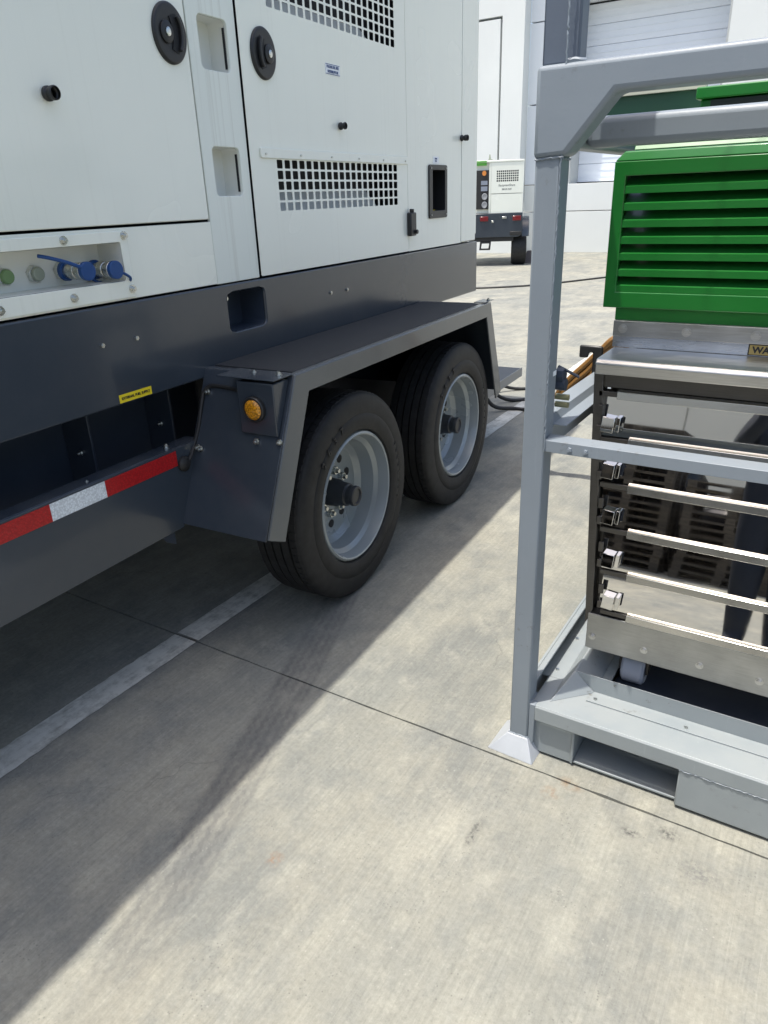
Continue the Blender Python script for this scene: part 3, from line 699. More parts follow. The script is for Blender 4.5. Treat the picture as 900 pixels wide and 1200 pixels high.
for x in (-.647, XR-.082): obj('upper_post', MB().box(x, x+.081, yf+.012, yf+.062, 1.846, 2.45), GREYD, K, bevel=.005)
obj('weld', MB().tube([(-.588, yf+.006, 1.849), (-.575, yf+.010, 1.851), (-.563, yf+.011, 1.849), (-.555, yf+.02, 1.849)], .006, 6), GREYP, K)
def weld(pts, r=.0022):
    rw = random.Random(len(pts)*7+int(pts[0][2]*1000)); out = []
    for a, b in zip(pts, pts[1:]):
        a, b = Vector(a), Vector(b); n = max(2, int((b-a).length/.006))
        for i in range(n): out.append(a+(b-a)*(i/n)+Vector((rw.gauss(0, .0007), rw.gauss(0, .0007), rw.gauss(0, .0009))))
    out.append(Vector(pts[-1])); obj('weld_bead', MB().tube(out, r, 6, 0), GREYP, K)
def ring_(z): return [(-.649, 1.689, z), (-.589, 1.689, z), (-.589, 1.757, z)]
weld([(-.648, 1.6885, 1.667), (-.582, 1.6885, 1.670)]); weld([(-.589, 1.689, 1.667), (-.589, 1.756, 1.667)])
weld(ring_(.0625), .003); weld([(-.589, 1.694, .19), (-.589, 1.756, .19)]); weld([(-.5885, 1.689, .990), (-.5885, 1.689, 11.023)], .002)
weld([(-.154, 1.691, .1372), (.56, 1.691, .1372)], .0018); weld([(-.5885, 1.7095, .1372), (-.4505, 1.7095, .1372)], .0018)
# middle angle bar, front and side
mbz = MB().prism([(yf, .992), (yf, 1.0225), (yf+.046, 1.0265), (yf+.046, 1.0225), (yf+.005, 1.0185), (yf+.005, .992)], -.5885, XR-.061, 'x')
mid = obj('middle_rail', mbz, GREYP, K, bevel=.0012)
for x in (-.523, -.482): inst('bolt', bolt_mesh('bolt', .007, .004, 'y', GREYP, washer=False), mid, (x, yf, 1.006))
obj('side_brace', MB().prism([(-.648, 1.058), (-.604, 1.058), (-.602, .985), (-.592, .985), (-.592, 1.036), (-.588, 1.045), (-.555, 1.045), (-.555, 1.049), (-.590, 1.049), (-.600, 1.068), (-.648, 1.068)], yf+.0665, YB-.061, 'y'), GREYP, K, bevel=.0012)
obj('side_brace', MB().box(XR-.05, XR-.04, yf+.0665, YB-.061, .985, 1.068), GREYP, K)
lp = obj('latch_plate', MB().prism([(1.757, 1.02), (1.757, 1.255), (1.768, 1.262), (1.782, 1.24), (1.785, 1.02)], -.612, -.606, 'x'), GREYP, K, bevel=.001)
obj('latch_body', MB().cyl((-.600, 1.79, 1.145), (-.575, 1.79, 1.145), .016, 12).cyl((-.60, 1.795, 1.19), (-.545, 1.80, 1.165), .004, 6).cyl((-.6, 1.79, 1.168), (-.58, 1.79, 1.168), .02, 8), SLATE_D, lp)
obj('latch_pin', MB().cyl((-.60, 1.79, 1.112), (-.565, 1.79, 1.112), .008, 10).cyl((-.60, 1.79, 1.092), (-.565, 1.79, 1.092), .008, 10), paint('zinc yellow', (.45, .43, .25), .35, metal=.7), lp)
obj('serial_tag', MB().box(-.5897, -.589, 1.728, 1.75, 1.178, 1.19), LABELW, K)
# skid
obj('front_rail', MB().box(-.5715, XR, yf, yf+.006, .138, .188).box(-.5885, XR, yf+.0065, 1.858, .182, .188), GREYS, K, bevel=.003)
obj('skid_block', MB().box(-.5885, -.4505, 1.710, 2.9, .010, .1375).box(-.4575, -.4505, 1.706, 1.7095, .010, .1375), GREYS, K, bevel=.002)
obj('skid_block', MB().box(-.154, .56, 1.692, 2.9, .010, .1375), GREYS, K, bevel=.004)
obj('skid_block', MB().box(.86, XR, 1.722, 2.9, .010, .1375), GREYS, K, bevel=.002)
obj('pocket_floor', MB().box(-.450, -.1545, 1.712, 2.9, .010, .018), GREYS, K, bevel=.002)
obj('pocket_floor', MB().box(.5605, .8595, 1.712, 2.9, .010, .018), GREYS, K, bevel=.002)
obj('pocket_back', MB().box(-.450, -.1545, 2.30, 2.31, .0185, .137), DARK, K)
obj('left_rail', MB().box(-.619, -.610, yf+.067, 2.95, .04, .238).box(-.6098, -.592, yf+.067, 2.95, .230, .238), GREYS, K, bevel=.002)
obj('left_plate', MB().box(-.6095, -.4085, 1.8585, 2.95, .182, .1875), GREYS, K, bevel=.001)
obj('floor_pan', MB().box(-.408, XR, 1.86, 2.95, .13, .15), SLATE_D, K)
# tilted drip lips meeting in a mitre
lf = obj('front_lip', MB().hexa([(-.437, 1.842, .189), (XR, 1.842, .189), (XR, 1.846, .189), (-.435, 1.846, .189)], [(-.500, 1.842, .247), (XR, 1.842, .247), (XR, 1.846, .247), (-.498, 1.846, .247)]).hexa([(-.447, 1.790, .1885), (XR-.1, 1.790, .1885), (XR-.1, 1.8415, .1885), (-.437, 1.8415, .1885)], [(-.447, 1.790, .1925), (XR-.1, 1.790, .1925), (XR-.1, 1.8415, .1925), (-.437, 1.8415, .1925)]), GREYS, K, bevel=.0008)
for x in (-.424, -.165, .09): inst('rivet', bolt_mesh('rivet', .006, .002, 'z', washer=False), lf, (x, 1.805, .1925))
obj('left_lip', MB().hexa([(-.541, 1.734, .1885), (-.437, 1.838, .1885), (-.437, 2.9, .1885), (-.541, 2.9, .1885)], [(-.503, 1.8405, .247), (-.499, 1.8405, .247), (-.485, 2.9, .247), (-.490, 2.9, .247)]), GREYS, K, bevel=.0008, smooth=0)
for y in (1.90, 2.1): inst('rivet', bolt_mesh('rivet', .006, .002, 'z', washer=False), K, (-.575, y, .188))

# ================================================================ STAINLESS CABINET WITH GREEN HOOD
OFF = (0.1, 2.5, 0.15)
B = thing('filter_cabinet', 'polished stainless cabinet with mirror shutters and a green louvred hood, on casters', 'cabinet', OFF)
xl, xrr = -.505, .80; yb = 1.90
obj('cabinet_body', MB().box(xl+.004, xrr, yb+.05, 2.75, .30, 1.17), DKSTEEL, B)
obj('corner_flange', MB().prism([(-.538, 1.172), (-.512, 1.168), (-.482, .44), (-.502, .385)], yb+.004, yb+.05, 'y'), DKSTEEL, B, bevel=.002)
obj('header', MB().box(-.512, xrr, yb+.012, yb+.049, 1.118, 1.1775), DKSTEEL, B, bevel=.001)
lz = [1.105, .978, .847, .711, .576, .442]
lmesh = None
for i, z in enumerate(lz):
    xa = -.52+.012*i
    obj('shutter_ledge', MB().prism([(yb-.007, z-.013), (yb-.003, z+.007), (yb+.012, z+.012), (yb+.03, z+.012), (yb+.03, z-.014)], xa+.078 if i else xa+.05, xrr, 'x'), LEDGE, B, bevel=.0012)
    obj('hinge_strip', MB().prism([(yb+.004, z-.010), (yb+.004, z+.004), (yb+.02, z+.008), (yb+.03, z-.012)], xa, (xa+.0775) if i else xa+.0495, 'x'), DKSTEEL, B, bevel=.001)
for i in range(5):
    z1, z0 = lz[i]-.013, lz[i+1]+.008
    xa = -.515+.012*i; N_ = 14; t = math.tan(R(11.5))
    mb = MB(); vs_ = []
    for k in range(7):
        zz = z0+(z1-z0)*k/6
        for x in (xa, xrr): vs_.append((x, yb+.010+(zz-z0)*t-.00025*math.sin(math.pi*k/6), zz))
    mb.faces(vs_, [(2*k, 2*k+1, 2*k+3, 2*k+2) for k in range(6)])
    bk = [(v[0], v[1]+.003, v[2]) for v in vs_]
    mb.faces(bk, [(2*k, 2*k+2, 2*k+3, 2*k+1) for k in range(6)])
    obj('shutter_panel', mb, MIRROR, B, smooth=40)
    # folded clip near the left end of each shutter
    cz = z0+.036 if i < 4 else z0+.034; cx = xa+.012
    ck = obj('shutter_clip', MB().hexa([(cx, yb-.020, cz-.017), (cx+.034, yb-.020, cz-.020), (cx+.034, yb+.016, cz-.020), (cx, yb+.016, cz-.017)], [(cx+.003, yb-.012, cz+.022), (cx+.036, yb-.012, cz+.019), (cx+.036, yb+.022, cz+.019), (cx+.003, yb+.022, cz+.022)]).hexa([(cx+.0375, yb-.014, cz-.016), (cx+.048, yb-.014, cz-.017), (cx+.048, yb+.016, cz-.017), (cx+.0375, yb+.016, cz-.016)], [(cx+.0395, yb-.008, cz+.022), (cx+.05, yb-.008, cz+.021), (cx+.05, yb+.022, cz+.021), (cx+.0395, yb+.022, cz+.022)]), MIRROR, B, bevel=.0012, smooth=20)
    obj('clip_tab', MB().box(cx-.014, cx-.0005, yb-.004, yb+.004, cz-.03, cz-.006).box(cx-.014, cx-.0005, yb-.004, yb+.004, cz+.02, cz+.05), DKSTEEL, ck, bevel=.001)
bp = obj('bottom_panel', MB().box(-.494, xrr, yb, yb+.04, .303, .4265), BRUSHD, B, bevel=.002)
rvy = bolt_mesh('rivet', .0075, .004, 'y', BRUSH, washer=True)
for i in range(9): inst('rivet', rvy, bp, (-.475+.1545*i, yb, .347))
# rain shelf, rear flange, riveted strip
obj('rain_shelf', MB().prism([(1.838, 1.168), (1.836, 1.196), (1.846, 1.206), (2.004, 1.208), (2.004, 1.18), (1.85, 1.178), (1.85, 1.168)], -.518, xrr, 'x'), BRUSH, B, bevel=.003)
obj('shelf_upstand', MB().box(-.523, xrr, 2.0045, 2.02, 1.2085, 1.238), m_brush('upstand steel', (.58, .61, .66), .3), B, bevel=.001)
sp = obj('riveted_strip', MB().box(-.523, xrr, 1.999, 2.02, 1.2385, 1.279), BRUSHD, B, bevel=.0015)
for i in range(8): inst('rivet', rvy, sp, (-.497+.1615*i, 1.999, 1.2585), scale=(1.1, 1, 1.1))
wl_ = obj('warning_label', MB().box(-.187, -.02, 1.9985+.005, 2.0043, 1.2105, 1.2375), INK, B)
obj('label_face', MB().box(-.184, -.023, 2.0030, 2.0034, 1.2125, 1.2355), GOLD, wl_)
text('label_text', 'WARNING', .0215, INK, wl_, (-.177, 2.0024, 1.2235), '-y', fontw=.0008, sx=1.05)
# green hood
obj('hood_base', MB().box(-.524, xrr, 2.012, 2.7, 1.2795, 1.32), GREEN, B)
ho = rect(-.556, xrr, 1.312, 1.664); LO = rect(-.526, xrr-.03, 1.352, 1.631)
hd = obj('hood', MB().panel(ho, [LO], 2.0, 2.016, 'y').prism([(2.0162, 1.3135), (2.0162, 1.6625), (2.70, 1.6625), (2.70, 1.3135)], -.5555, -.545, 'x'), GREEN, B, bevel=.002)
obj('hood_slope', MB().hexa([(-.556, 2.0, 1.6645), (xrr, 2.0, 1.6645), (xrr, 2.10, 1.6645), (-.556, 2.10, 1.6645)], [(-.535, 2.009, 1.687), (xrr, 2.009, 1.687), (xrr, 2.10, 1.690), (-.535, 2.10, 1.690)]), GREEN, B, bevel=.003)
obj('hood_top', MB().prism([(2.062, 1.6905), (2.082, 1.722), (2.70, 1.745), (2.70, 1.6905)], -.528, xrr, 'x'), GREEN, B, bevel=.002)
obj('hood_rear_wall', MB().box(-.5445, xrr, 2.14, 2.15, 1.321, 1.662), DARK, B)
lvm = mesh_of('louvre', MB().prism([(2.003, .0), (2.003, .0165), (2.062, .046), (2.064, .0445), (2.0045, .0152), (2.0045, .0)], -.5265, xrr-.0295, 'x'), GREEN, (OFF[0], OFF[1], 0))
for i in range(7):
    o = bpy.data.objects.new('louvre', lvm); COL.objects.link(o); o.parent = hd; o.location = (0, 0, 1.352+i*.0398-OFF[2])
tc = obj('top_cover', MB().box(-.45, xrr, 2.42, 3.0, 1.775, 1.822).box(-.46, xrr, 2.40, 3.0, 1.822, 1.852), GREEN, B, bevel=.004)
obj('vent_screen', MB().box(-.42, .5, 2.405, 2.42, 1.772, 1.818), DARK, tc)
obj('cover_bracket', MB().hexa([(-.56, 2.30, 1.762), (-.50, 2.30, 1.762), (-.44, 2.55, 1.775), (-.50, 2.55, 1.775)], [(-.56, 2.30, 1.79), (-.50, 2.30, 1.79), (-.44, 2.55, 1.80), (-.50, 2.55, 1.80)]), paint('pale green bracket', (.42, .47, .38), .45), B, bevel=.002)
obj('side_plate', MB().box(-.90, -.4605, 2.55, 2.56, 1.72, 1.862), paint('deep green plate', (.03, .10, .06), .35), B)
obj('painted_lit_edge', MB().box(-.90, -.4605, 2.535, 2.56, 1.8625, 1.872), paint('painted sunlit edge', (.55, .55, .45), .4), B)  # sunlight on the plate's top edge, put in as a pale strip
# casters
for x in (-.36, .55):
    for y in (2.02, 2.60):
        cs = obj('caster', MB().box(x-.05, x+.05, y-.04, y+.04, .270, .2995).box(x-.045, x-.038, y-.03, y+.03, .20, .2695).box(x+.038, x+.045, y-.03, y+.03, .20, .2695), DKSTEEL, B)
        obj('caster_wheel', MB().lathe([(-.035, .03), (-.035, .050), (-.028, .058), (.028, .058), (.035, .05), (.035, .03)], (x, y, .208), 'x', 28), CASTER, cs)
OFF = (0, 0, 0)

# black hanger and hose coil behind the rack
hk = obj('hose_hanger', MB().prism([(-.700, 1.150), (-.645, 1.150), (-.625, 1.148), (-.625, .929), (-.656, .929), (-.656, 1.128), (-.668, 1.128), (-.672, 1.110), (-.700, 1.110)], 2.29, 2.302, 'y').box(-.656, -.502, 2.2905, 2.3015, .93, .96), BLACKP, bevel=.005)
tag(hk, 'black bent steel hanger bracketed to the cabinet side, beside the orange hose', 'hanger')
hs = thing('hose_coil', 'bundle of orange hose loops arching up from the ground behind the grey rack post', 'hose', (-1.43, 4.0, 0)); OFF = (-1.43, 4.0, 0)
for i in range(7):
    a = i*.0185; b = (i % 2)*.02
    obj('hose_loop', MB().tube([(-1.47+b, 4.0+a, .017), (-1.42+b*.5, 4.0+a*.6, .20), (-1.372+a*.2, 4.0+b, .395-a*.3), (-1.318+a*.3, 3.99+b, .545-a*.75), (-1.245+a*.2, 3.98+b, .64-a), (-1.164+a*.2, 3.98+b, .724-a*1.1), (-1.094, 3.98+b, .80-a*1.1), (-1.0, 4.0+a, .88-a), (-.78, 4.2+a, .90-a), (-.5, 4.6, .55-a), (-.3+a, 4.9, .017)], .0165, 8, 5), ORANGE, hs)
OFF = (0, 0, 0)
tag(obj('hose_fitting', MB().cyl((-.665, 2.36, 1.0), (-.655, 2.40, 1.055), .016, 14).cyl((-.668, 2.35, .985), (-.665, 2.36, .9995), .021, 6), BLUE), 'blue hose fitting below the black hanger', 'fitting')

# ================================================================ WAREHOUSE
OFF = (-5.0, 24.0, 0)
H = thing('warehouse', 'white tilt-up concrete warehouse with a raised roller door behind the trailers', 'building', OFF)
yl_, yr_, yd = 21.0, 21.42, 22.15
# left panel with a recessed reveal line
mb = MB().panel(rect(-30, -8.5, 0, 9), [[(-20, .6), (-9.13, .6), (-9.13, 5.93), (-20, 5.93)], [(-29.5, .6), (-20.3, .6), (-20.3, 5.93), (-29.5, 5.93)]], yl_, yl_+.42, 'y')
obj('wall_panel', mb, WALL, H, smooth=0)
obj('reveal_panel', MB().box(-19.93, -9.19, yl_+.004, yl_+.3, .66, 5.87).box(-29.43, -20.37, yl_+.004, yl_+.3, .66, 5.87), WALL, H, smooth=0)
obj('reveal_backing', MB().box(-29.6, -9.0, yl_+.301, yl_+.41, .5, 6.0), PIPE, H, smooth=0)
for a, b in ((.0, 1.085), (1.105, 1.80)):
    obj('wall_panel', MB().box(-8.495, -3.2, yr_, yr_+1.2, a, b), WALL, H, bevel=.006)
for a, b in ((1.82, 3.80), (3.83, 5.72), (5.75, 9.0)):
    obj('wall_panel', MB().box(-8.495, -7.24, yr_, yr_+1.2, a, b), WALLB, H, bevel=.006)
obj('wall_panel', MB().box(-3.53, 30, yr_, yr_+1.2, 1.8005, 9.0).box(-3.1995, 30, yr_, yr_+1.2, 0, 1.80), WALL, H)
obj('wall_panel', MB().box(-7.2395, -3.5305, yr_, yr_+1.2, 6.12, 9.0), WALLB, H)
obj('door_frame', MB().box(-7.238, -7.19, yr_+.02, yd+.05, 1.8015, 6.118), PIPE, H)
obj('door_frame', MB().box(-3.58, -3.532, yr_+.02, yd+.05, 1.8015, 6.118), PIPE, H)
dr = obj('roller_door', MB().box(-7.189, -3.581, yd+.06, yd+.10, 1.802, 6.118), DARK, H)
slm = mesh_of('door_slat', MB().prism([(yd, .012), (yd, .452), (yd+.018, .466), (yd+.05, .466), (yd+.05, .0), (yd+.018, .0)], -7.185, -3.585, 'x').box(-7.18, -3.59, yd-.012, yd-.0005, .135, .15).box(-7.18, -3.59, yd-.012, yd-.0005, .295, .31), DOORM, (OFF[0], OFF[1], 0), smooth=0)
for i in range(9):
    o = bpy.data.objects.new('door_slat', slm); COL.objects.link(o); o.parent = dr; o.location = (0, 0, 1.83+i*.472)
obj('door_seal', MB().box(-7.185, -3.585, yd-.01, yd+.055, 1.8025, 1.829), INK, dr)
obj('coping', MB().box(-30, 30, yl_-.03, yr_+1.3, 9.002, 9.1), PIPE, H)
OFF = (0, 0, 0)

# ================================================================ FAR GENERATOR TRAILER
OFF = (-6.885, 17.3, 0)
F = thing('small_generator', 'small white generator on a grey single-axle trailer parked by the warehouse wall', 'trailer', OFF, R(23))
F.scale = (.88, 1, 1)
y0 = 17.3
rg = []
for i in range(11):
    for k in range(5):
        cx_, cz_ = -7.60+(i+.5)*.053, 1.862+(k+.5)*.05; rg.append(rect(cx_-.019, cx_+.019, cz_-.018, cz_+.018))
obj('canopy', MB().box(-8.45, -6.885, y0+.06, 19.6, 1.19, 2.28), WHITE, F, bevel=.02)
obj('canopy_lid', MB().prism([(-8.47, 2.281), (-6.875, 2.281), (-6.885, 2.325), (-8.45, 2.325)], y0-.01, 19.62, 'y'), WHITE, F, bevel=.01)
obj('rear_panel', MB().panel(rect(-7.735, -6.888, 1.62, 2.278), rg, y0, y0+.012, 'y'), WHITE, F)
obj('rear_panel', MB().box(-7.735, -6.888, y0+.002, y0+.02, 1.192, 1.606), WHITE, F, bevel=.004)
obj('side_strip', MB().box(-7.79, -7.74, y0+.003, y0+.02, 1.192, 2.278), WHITE, F, bevel=.003)
obj('grille_backing', MB().box(-7.66, -6.95, y0+.03, y0+.059, 1.80, 2.18), DARK, F)
text('maker_lettering', 'EquipmentShare', .066, INK, F, (-7.32, y0-.001, 1.79), '-y', 'CENTER')
text('maker_lettering', '888-80-3687', .05, INK, F, (-7.32, y0-.001, 1.705), '-y', 'CENTER')
cpn = obj('control_panel', MB().box(-8.20, -7.795, y0-.002, y0+.02, 1.285, 2.125), INK, F, bevel=.006)
obj('panel_lamp', MB().cyl((-7.92, y0-.02, 2.06), (-7.92, y0-.0025, 2.06), .055, 16), AMBERO, cpn)
obj('meter', MB().box(-8.0, -7.83, y0-.012, y0-.0025, 1.81, 1.90).box(-8.0, -7.83, y0-.012, y0-.0025, 1.68, 1.78), paint('panel meter', (.25, .28, .34), .4), cpn)
for z in (1.56, 1.38): obj('socket', MB().lathe([(0, .075), (-.03, .075), (-.035, .06), (-.03, .05), (-.03, .004)], (-7.90, y0-.0025, z), 'y', 20), paint('socket grey', (.30, .31, .32), .4), cpn)
obj('green_decal', MB().box(-8.2, -7.86, y0-.013, y0-.0105, 2.285, 2.32).box(-8.2, -7.86, y0-.003, y0-.0003, 2.22, 2.278), paint('leaf green decal', (.10, .38, .05), .4), F)
obj('lifting_eye', MB().prism([(-7.86, 2.326), (-7.70, 2.326), (-7.72, 2.36), (-7.76, 2.37), (-7.78, 2.47), (-7.81, 2.47), (-7.82, 2.37), (-7.86, 2.35)], 17.75, 17.79, 'y'), OLIVE, F)
obj('chassis', MB().prism([(-8.47, .75), (-8.35, .655), (-7.0, .655), (-6.882, .70), (-6.882, 1.1895), (-8.47, 1.1895)], y0-.03, 19.6, 'y'), SLATE, F, bevel=.01)
for a in (-7.12, -7.99): obj('tail_light', MB().box(a-.02, a+.20, y0-.055, y0-.031, 1.02, 1.125), TAIL, F, bevel=.01)
obj('number_plate', MB().box(-7.42, -7.30, y0-.045, y0-.031, 1.07, 1.115).box(-7.70, -7.64, y0-.045, y0-.031, .98, 1.03), STEEL, F, bevel=.01)
arc = [(17.35, .66)]+[(17.8-.45*math.cos(R(a)), .66+.44*math.sin(R(a))) for a in range(15, 181, 15)]
inn = [(17.8-.41*math.cos(R(a)), .66+.40*math.sin(R(a))) for a in range(180, -1, -15)]
obj('mudguard', MB().prism(arc+inn, -6.8815, -6.69, 'x'), SLATE, F, bevel=.01)
obj('mudguard', MB().prism([(17.3505, .661), (17.39, .661), (17.60, 1.0), (17.56, 1.0)], -6.8810, -6.70, 'x'), SLATE, F)
wh = obj('wheel', MB().lathe([(0, .19), (-.04, .18), (-.06, .05), (-.06, .01)], (-6.74, 17.72, .36), 'x', 32), HUB, F)
obj('tyre', MB().lathe([(0, .2), (.01, .26), (-.005, .33), (-.05, .357), (-.36, .357), (-.40, .33), (-.40, .2)], (-6.745, 17.72, .36), 'x', 40, closed=True), TYRE, wh)
obj('wheel', MB().lathe([(0, .2), (.01, .26), (-.005, .33), (-.03, .357), (-.21, .357), (-.24, .33), (-.24, .2)], (-8.4, 17.72, .36), 'x', 40, cap=True), TYRE, F)
obj('bumper_bar', MB().box(-8.3, -7.10, y0+.02, y0+.12, .56, .653).box(-7.2, -6.90, y0-.06, y0-.0305, .70, .78), INK, F, bevel=.01)
obj('tow_eye', MB().panel([(-8.02, .37), (-7.72, .37), (-7.70, .56), (-8.0, .56)], [[(-7.97, .41), (-7.77, .41), (-7.75, .52), (-7.95, .52)]], y0, y0+.04, 'y'), INK, F, bevel=.01)
OFF = (0, 0, 0)
tag(obj('wheel_chock', MB().prism([(17.9, 0), (18.25, 0), (18.25, .28), (18.1, .28)], -7.05, -6.6, 'x'), paint('grey block', (.12, .11, .11), .8), bevel=.01), 'dark block on the ground behind the far trailer wheel', 'chock')

# ================================================================ BEHIND THE CAMERA: seen mirrored in the polished shutters
cw = thing('boundary_wall', 'cream panelled wall mirrored in the polished cabinet shutters', 'wall', (0, -9.5, 0)); OFF = (0, -9.5, 0)
for i in range(12): obj('wall_panel', MB().box(-12+i*2+.01, -10+i*2-.01, -9.6, -9.5, 0, 5.0), CREAM, cw)
obj('wall_backing', MB().box(-12, 12, -9.7, -9.601, 0, 5.0), PIPE, cw)
OFF = (0, 0, 0)
boards = mesh_of('deck_board', MB().box(-.5, .5, -.045, .045, 0, .02), WOOD); blk = mesh_of('block', MB().box(-.05, .05, -.05, .05, 0, .09), WOOD)
def pallet(x, y, z, rz, label):
    p = thing('wooden_pallet', label, 'pallet', (x, y, z), rz, 'stacked wooden pallets behind the camera')
    for yy_ in (-.4, 0, .4):
        for xx_ in (-.45, 0, .45):
            o = bpy.data.objects.new('block', blk); COL.objects.link(o); o.parent = p; o.location = (xx_, yy_, .02)
    for yy_ in (-.4, -.2, 0, .2, .4):
        o = bpy.data.objects.new('deck_board', boards); COL.objects.link(o); o.parent = p; o.location = (0, yy_, .11)
    for yy_ in (-.4, 0, .4):
        o = bpy.data.objects.new('deck_board', boards); COL.objects.link(o); o.parent = p; o.location = (0, yy_, 0)
rn = random.Random(5)
ORD = 'first second third fourth fifth sixth seventh eighth ninth tenth eleventh twelfth thirteenth'.split()
for sx_, sy_, n, nm in ((-1.75, -5.0, 13, 'in the tall stack mirrored in the shutters'), (-.62, -5.0, 9, 'in the lower stack mirrored in the shutters')):
    for i in range(n): pallet(sx_+rn.gauss(0, .012), sy_+rn.gauss(0, .012), i*.1305, rn.gauss(0, .01), 'weathered brown wooden pallet, %s from the bottom %s' % (ORD[i], nm))
def wrapped(x, y, sx, sy, hz, seed, label):
    wp = MB(); wp.lathe([(0, .5), (.12, .56), (.35, .54), (.65, .58), (.88, .5), (.97, .32), (1.0, .005)], (0, 0, 0), 'z', 24, 1.0, .9)
    bmesh.ops.subdivide_edges(wp.bm, edges=wp.bm.edges, cuts=1); r2 = random.Random(seed)
    for v in wp.bm.verts: v.co = Vector((x+v.co.x*sx+r2.gauss(0, .015), y+v.co.y*sy+r2.gauss(0, .015), v.co.z*hz))
    tag(obj('wrapped_load_or_filler', wp, WRAP), label, 'load', 'wrapped loads behind the camera')
wrapped(-2.95, -5.0, 1, 1, 1.75, 9, 'black plastic wrapped load beside the tall pallet stack, mirrored in the shutters')
wrapped(-1.75, -6.1, 1.2, .9, 1.6, 11, 'dark lump added behind the tall pallet stack to darken its gaps, mirrored in the shutters')  # added lump, blocks the bright wall behind the tall stack's gaps
wrapped(-.62, -6.1, 1.1, .9, 1.1, 12, 'dark lump added behind the lower pallet stack to darken its gaps, mirrored in the shutters')  # added lump, keeps the lower stack's gaps dark in the mirror

# the person taking the picture, mirrored in the shutters
def skin_obj(name, nodes, edges, mat, parent=None, sub=2, root=0, off=(0, 0, 0)):
    me = bpy.data.meshes.new(name); me.from_pydata([Vector(n[:3])-Vector(off) for n in nodes], edges, []); me.materials.append(mat)
    o = bpy.data.objects.new(name, me); COL.objects.link(o)
    if parent is not None: o.parent = parent
    m = o.modifiers.new('skin', 'SKIN'); m.use_smooth_shade = True
    for i, n in enumerate(nodes):
        sv = me.skin_vertices[0].data[i]; r = n[3]; sv.radius = r if isinstance(r, tuple) else (r, r); sv.use_root = (i == root)
    s = o.modifiers.new('sub', 'SUBSURF'); s.levels = s.render_levels = sub
    return o
PB = (-0.10, -0.45, 0)
pn = thing('person', 'person in dark clothes standing and holding up a phone, mirrored in the shutters', 'person', PB)
bx_, by_ = PB[0], PB[1]
body = [(bx_, by_, .98, (.19, .13)), (bx_, by_-.01, 1.18, (.18, .125)), (bx_, by_, 1.38, (.19, .12)), (bx_, by_+.01, 1.50, (.06, .06)), (bx_, by_+.03, 1.60, (.055, .06)),
        (bx_-.18, by_, 1.42, .06), (bx_-.24, by_+.10, 1.20, .048), (bx_-.14, by_+.33, 1.36, .038), (bx_-.115, by_+.40, 1.46, .030),
        (bx_+.18, by_, 1.42, .06), (bx_+.24, by_+.10, 1.20, .048), (bx_+.02, by_+.33, 1.36, .038), (bx_-.03, by_+.40, 1.46, .030),
        (bx_-.09, by_, .86, .115), (bx_-.095, by_+.01, .50, .090), (bx_-.10, by_-.02, .10, .062), (bx_-.11, by_+.13, .045, .04),
        (bx_+.09, by_, .86, .115), (bx_+.095, by_+.01, .50, .090), (bx_+.10, by_-.02, .10, .062), (bx_+.11, by_+.13, .045, .04)]
ed = [(0, 1), (1, 2), (2, 3), (3, 4), (2, 5), (5, 6), (6, 7), (7, 8), (2, 9), (9, 10), (10, 11), (11, 12), (0, 13), (13, 14), (14, 15), (15, 16), (0, 17), (17, 18), (18, 19), (19, 20)]
skin_obj('body', body, ed, DENIM, pn, 2, 0, PB)
hd_ = MB(); bmesh.ops.create_icosphere(hd_.bm, subdivisions=3, radius=1.0)
for v in hd_.bm.verts:
    x, y, z = v.co; w = 1-.22*max(0, -z)
    v.co = Vector((bx_+x*.076*w, by_+.04+y*.096*w+(.016 if (abs(x) < .16 and y > .8 and -.35 < z < .1) else 0), 1.70+z*.12))
head = obj('head', hd_, SKIN, pn, off=PB, smooth=60)
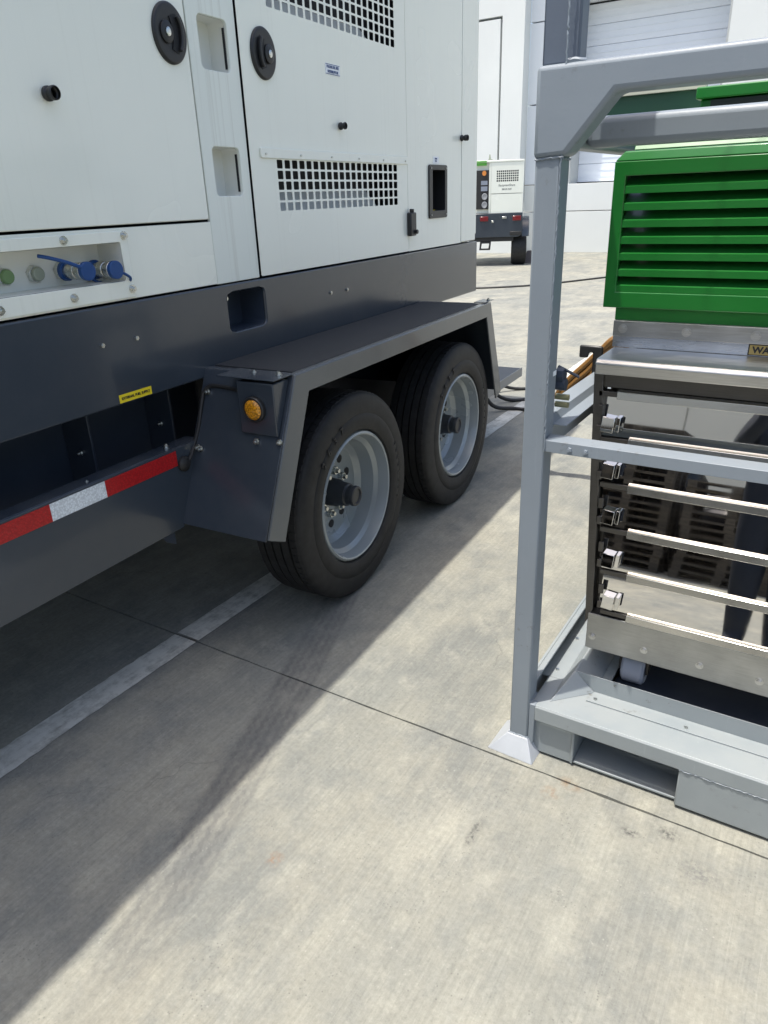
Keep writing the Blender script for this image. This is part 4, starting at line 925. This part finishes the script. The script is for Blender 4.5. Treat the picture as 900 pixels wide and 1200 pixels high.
hr = MB(); bmesh.ops.create_icosphere(hr.bm, subdivisions=3, radius=1.0)
for v in hr.bm.verts:
    x, y, z = v.co; k_ = 1.08 if (z > .25 or y < -.1) else .90
    v.co = Vector((bx_+x*.078*k_, by_+.03+y*.096*k_, 1.712+z*.12*k_))
obj('hair', hr, HAIR, head, off=PB, smooth=60)
for s in (-1, 1):
    obj('eye', MB().lathe([(0, .012), (.004, .009), (.006, .002)], (bx_+s*.03, by_+.126, 1.71), 'y', 10), INK, head, off=PB)
    obj('ear', MB().lathe([(-.01, .02), (0, .028), (.01, .02)], (bx_+s*.076, by_+.04, 1.70), 'x', 10, .6, 1), SKIN, head, off=PB)
obj('mouth', MB().box(bx_-.022, bx_+.022, by_+.118, by_+.1255, 1.640, 1.646), TAIL, head, off=PB)
for s, cx_ in ((-1, bx_-.115), (1, bx_-.03)):
    pc = Vector((cx_, by_+.40, 1.46))
    nodes = [(*pc, .026), (pc.x, pc.y+.03, pc.z+.045, .026)]; eds = [(0, 1)]
    for k_ in range(4):
        i0 = len(nodes); a = pc+Vector((-s*.012*(k_-1.5), .035, .05+.010*k_)); L_ = (.030, .034, .032, .026)[k_]
        nodes += [(*a, .010), (a.x-s*.012, a.y+.016, a.z+.012+L_*.4, .009), (a.x-s*.030, a.y+.014, a.z+.014+L_*.6, .008)]
        eds += [(1, i0), (i0, i0+1), (i0+1, i0+2)]
    i0 = len(nodes); nodes += [(pc.x-s*.022, pc.y+.02, pc.z+.02, .011), (pc.x-s*.036, pc.y+.035, pc.z+.05, .009)]; eds += [(0, i0), (i0, i0+1)]
    skin_obj('hand', nodes, eds, SKIN, pn, 1, 0, PB)
ph = thing('phone', 'dark phone held up by the photographed reflection of the standing person', 'phone', tuple(Vector((0, 0, 1.6))-fw*.03))
pm = MB().box(-.040, .040, -.125, .030, -.004, .004)
po = bpy.data.objects.new('phone_body', mesh_of('phone_body', pm, BLACKP)); COL.objects.link(po); po.parent = ph
ph.rotation_euler = M.to_euler()
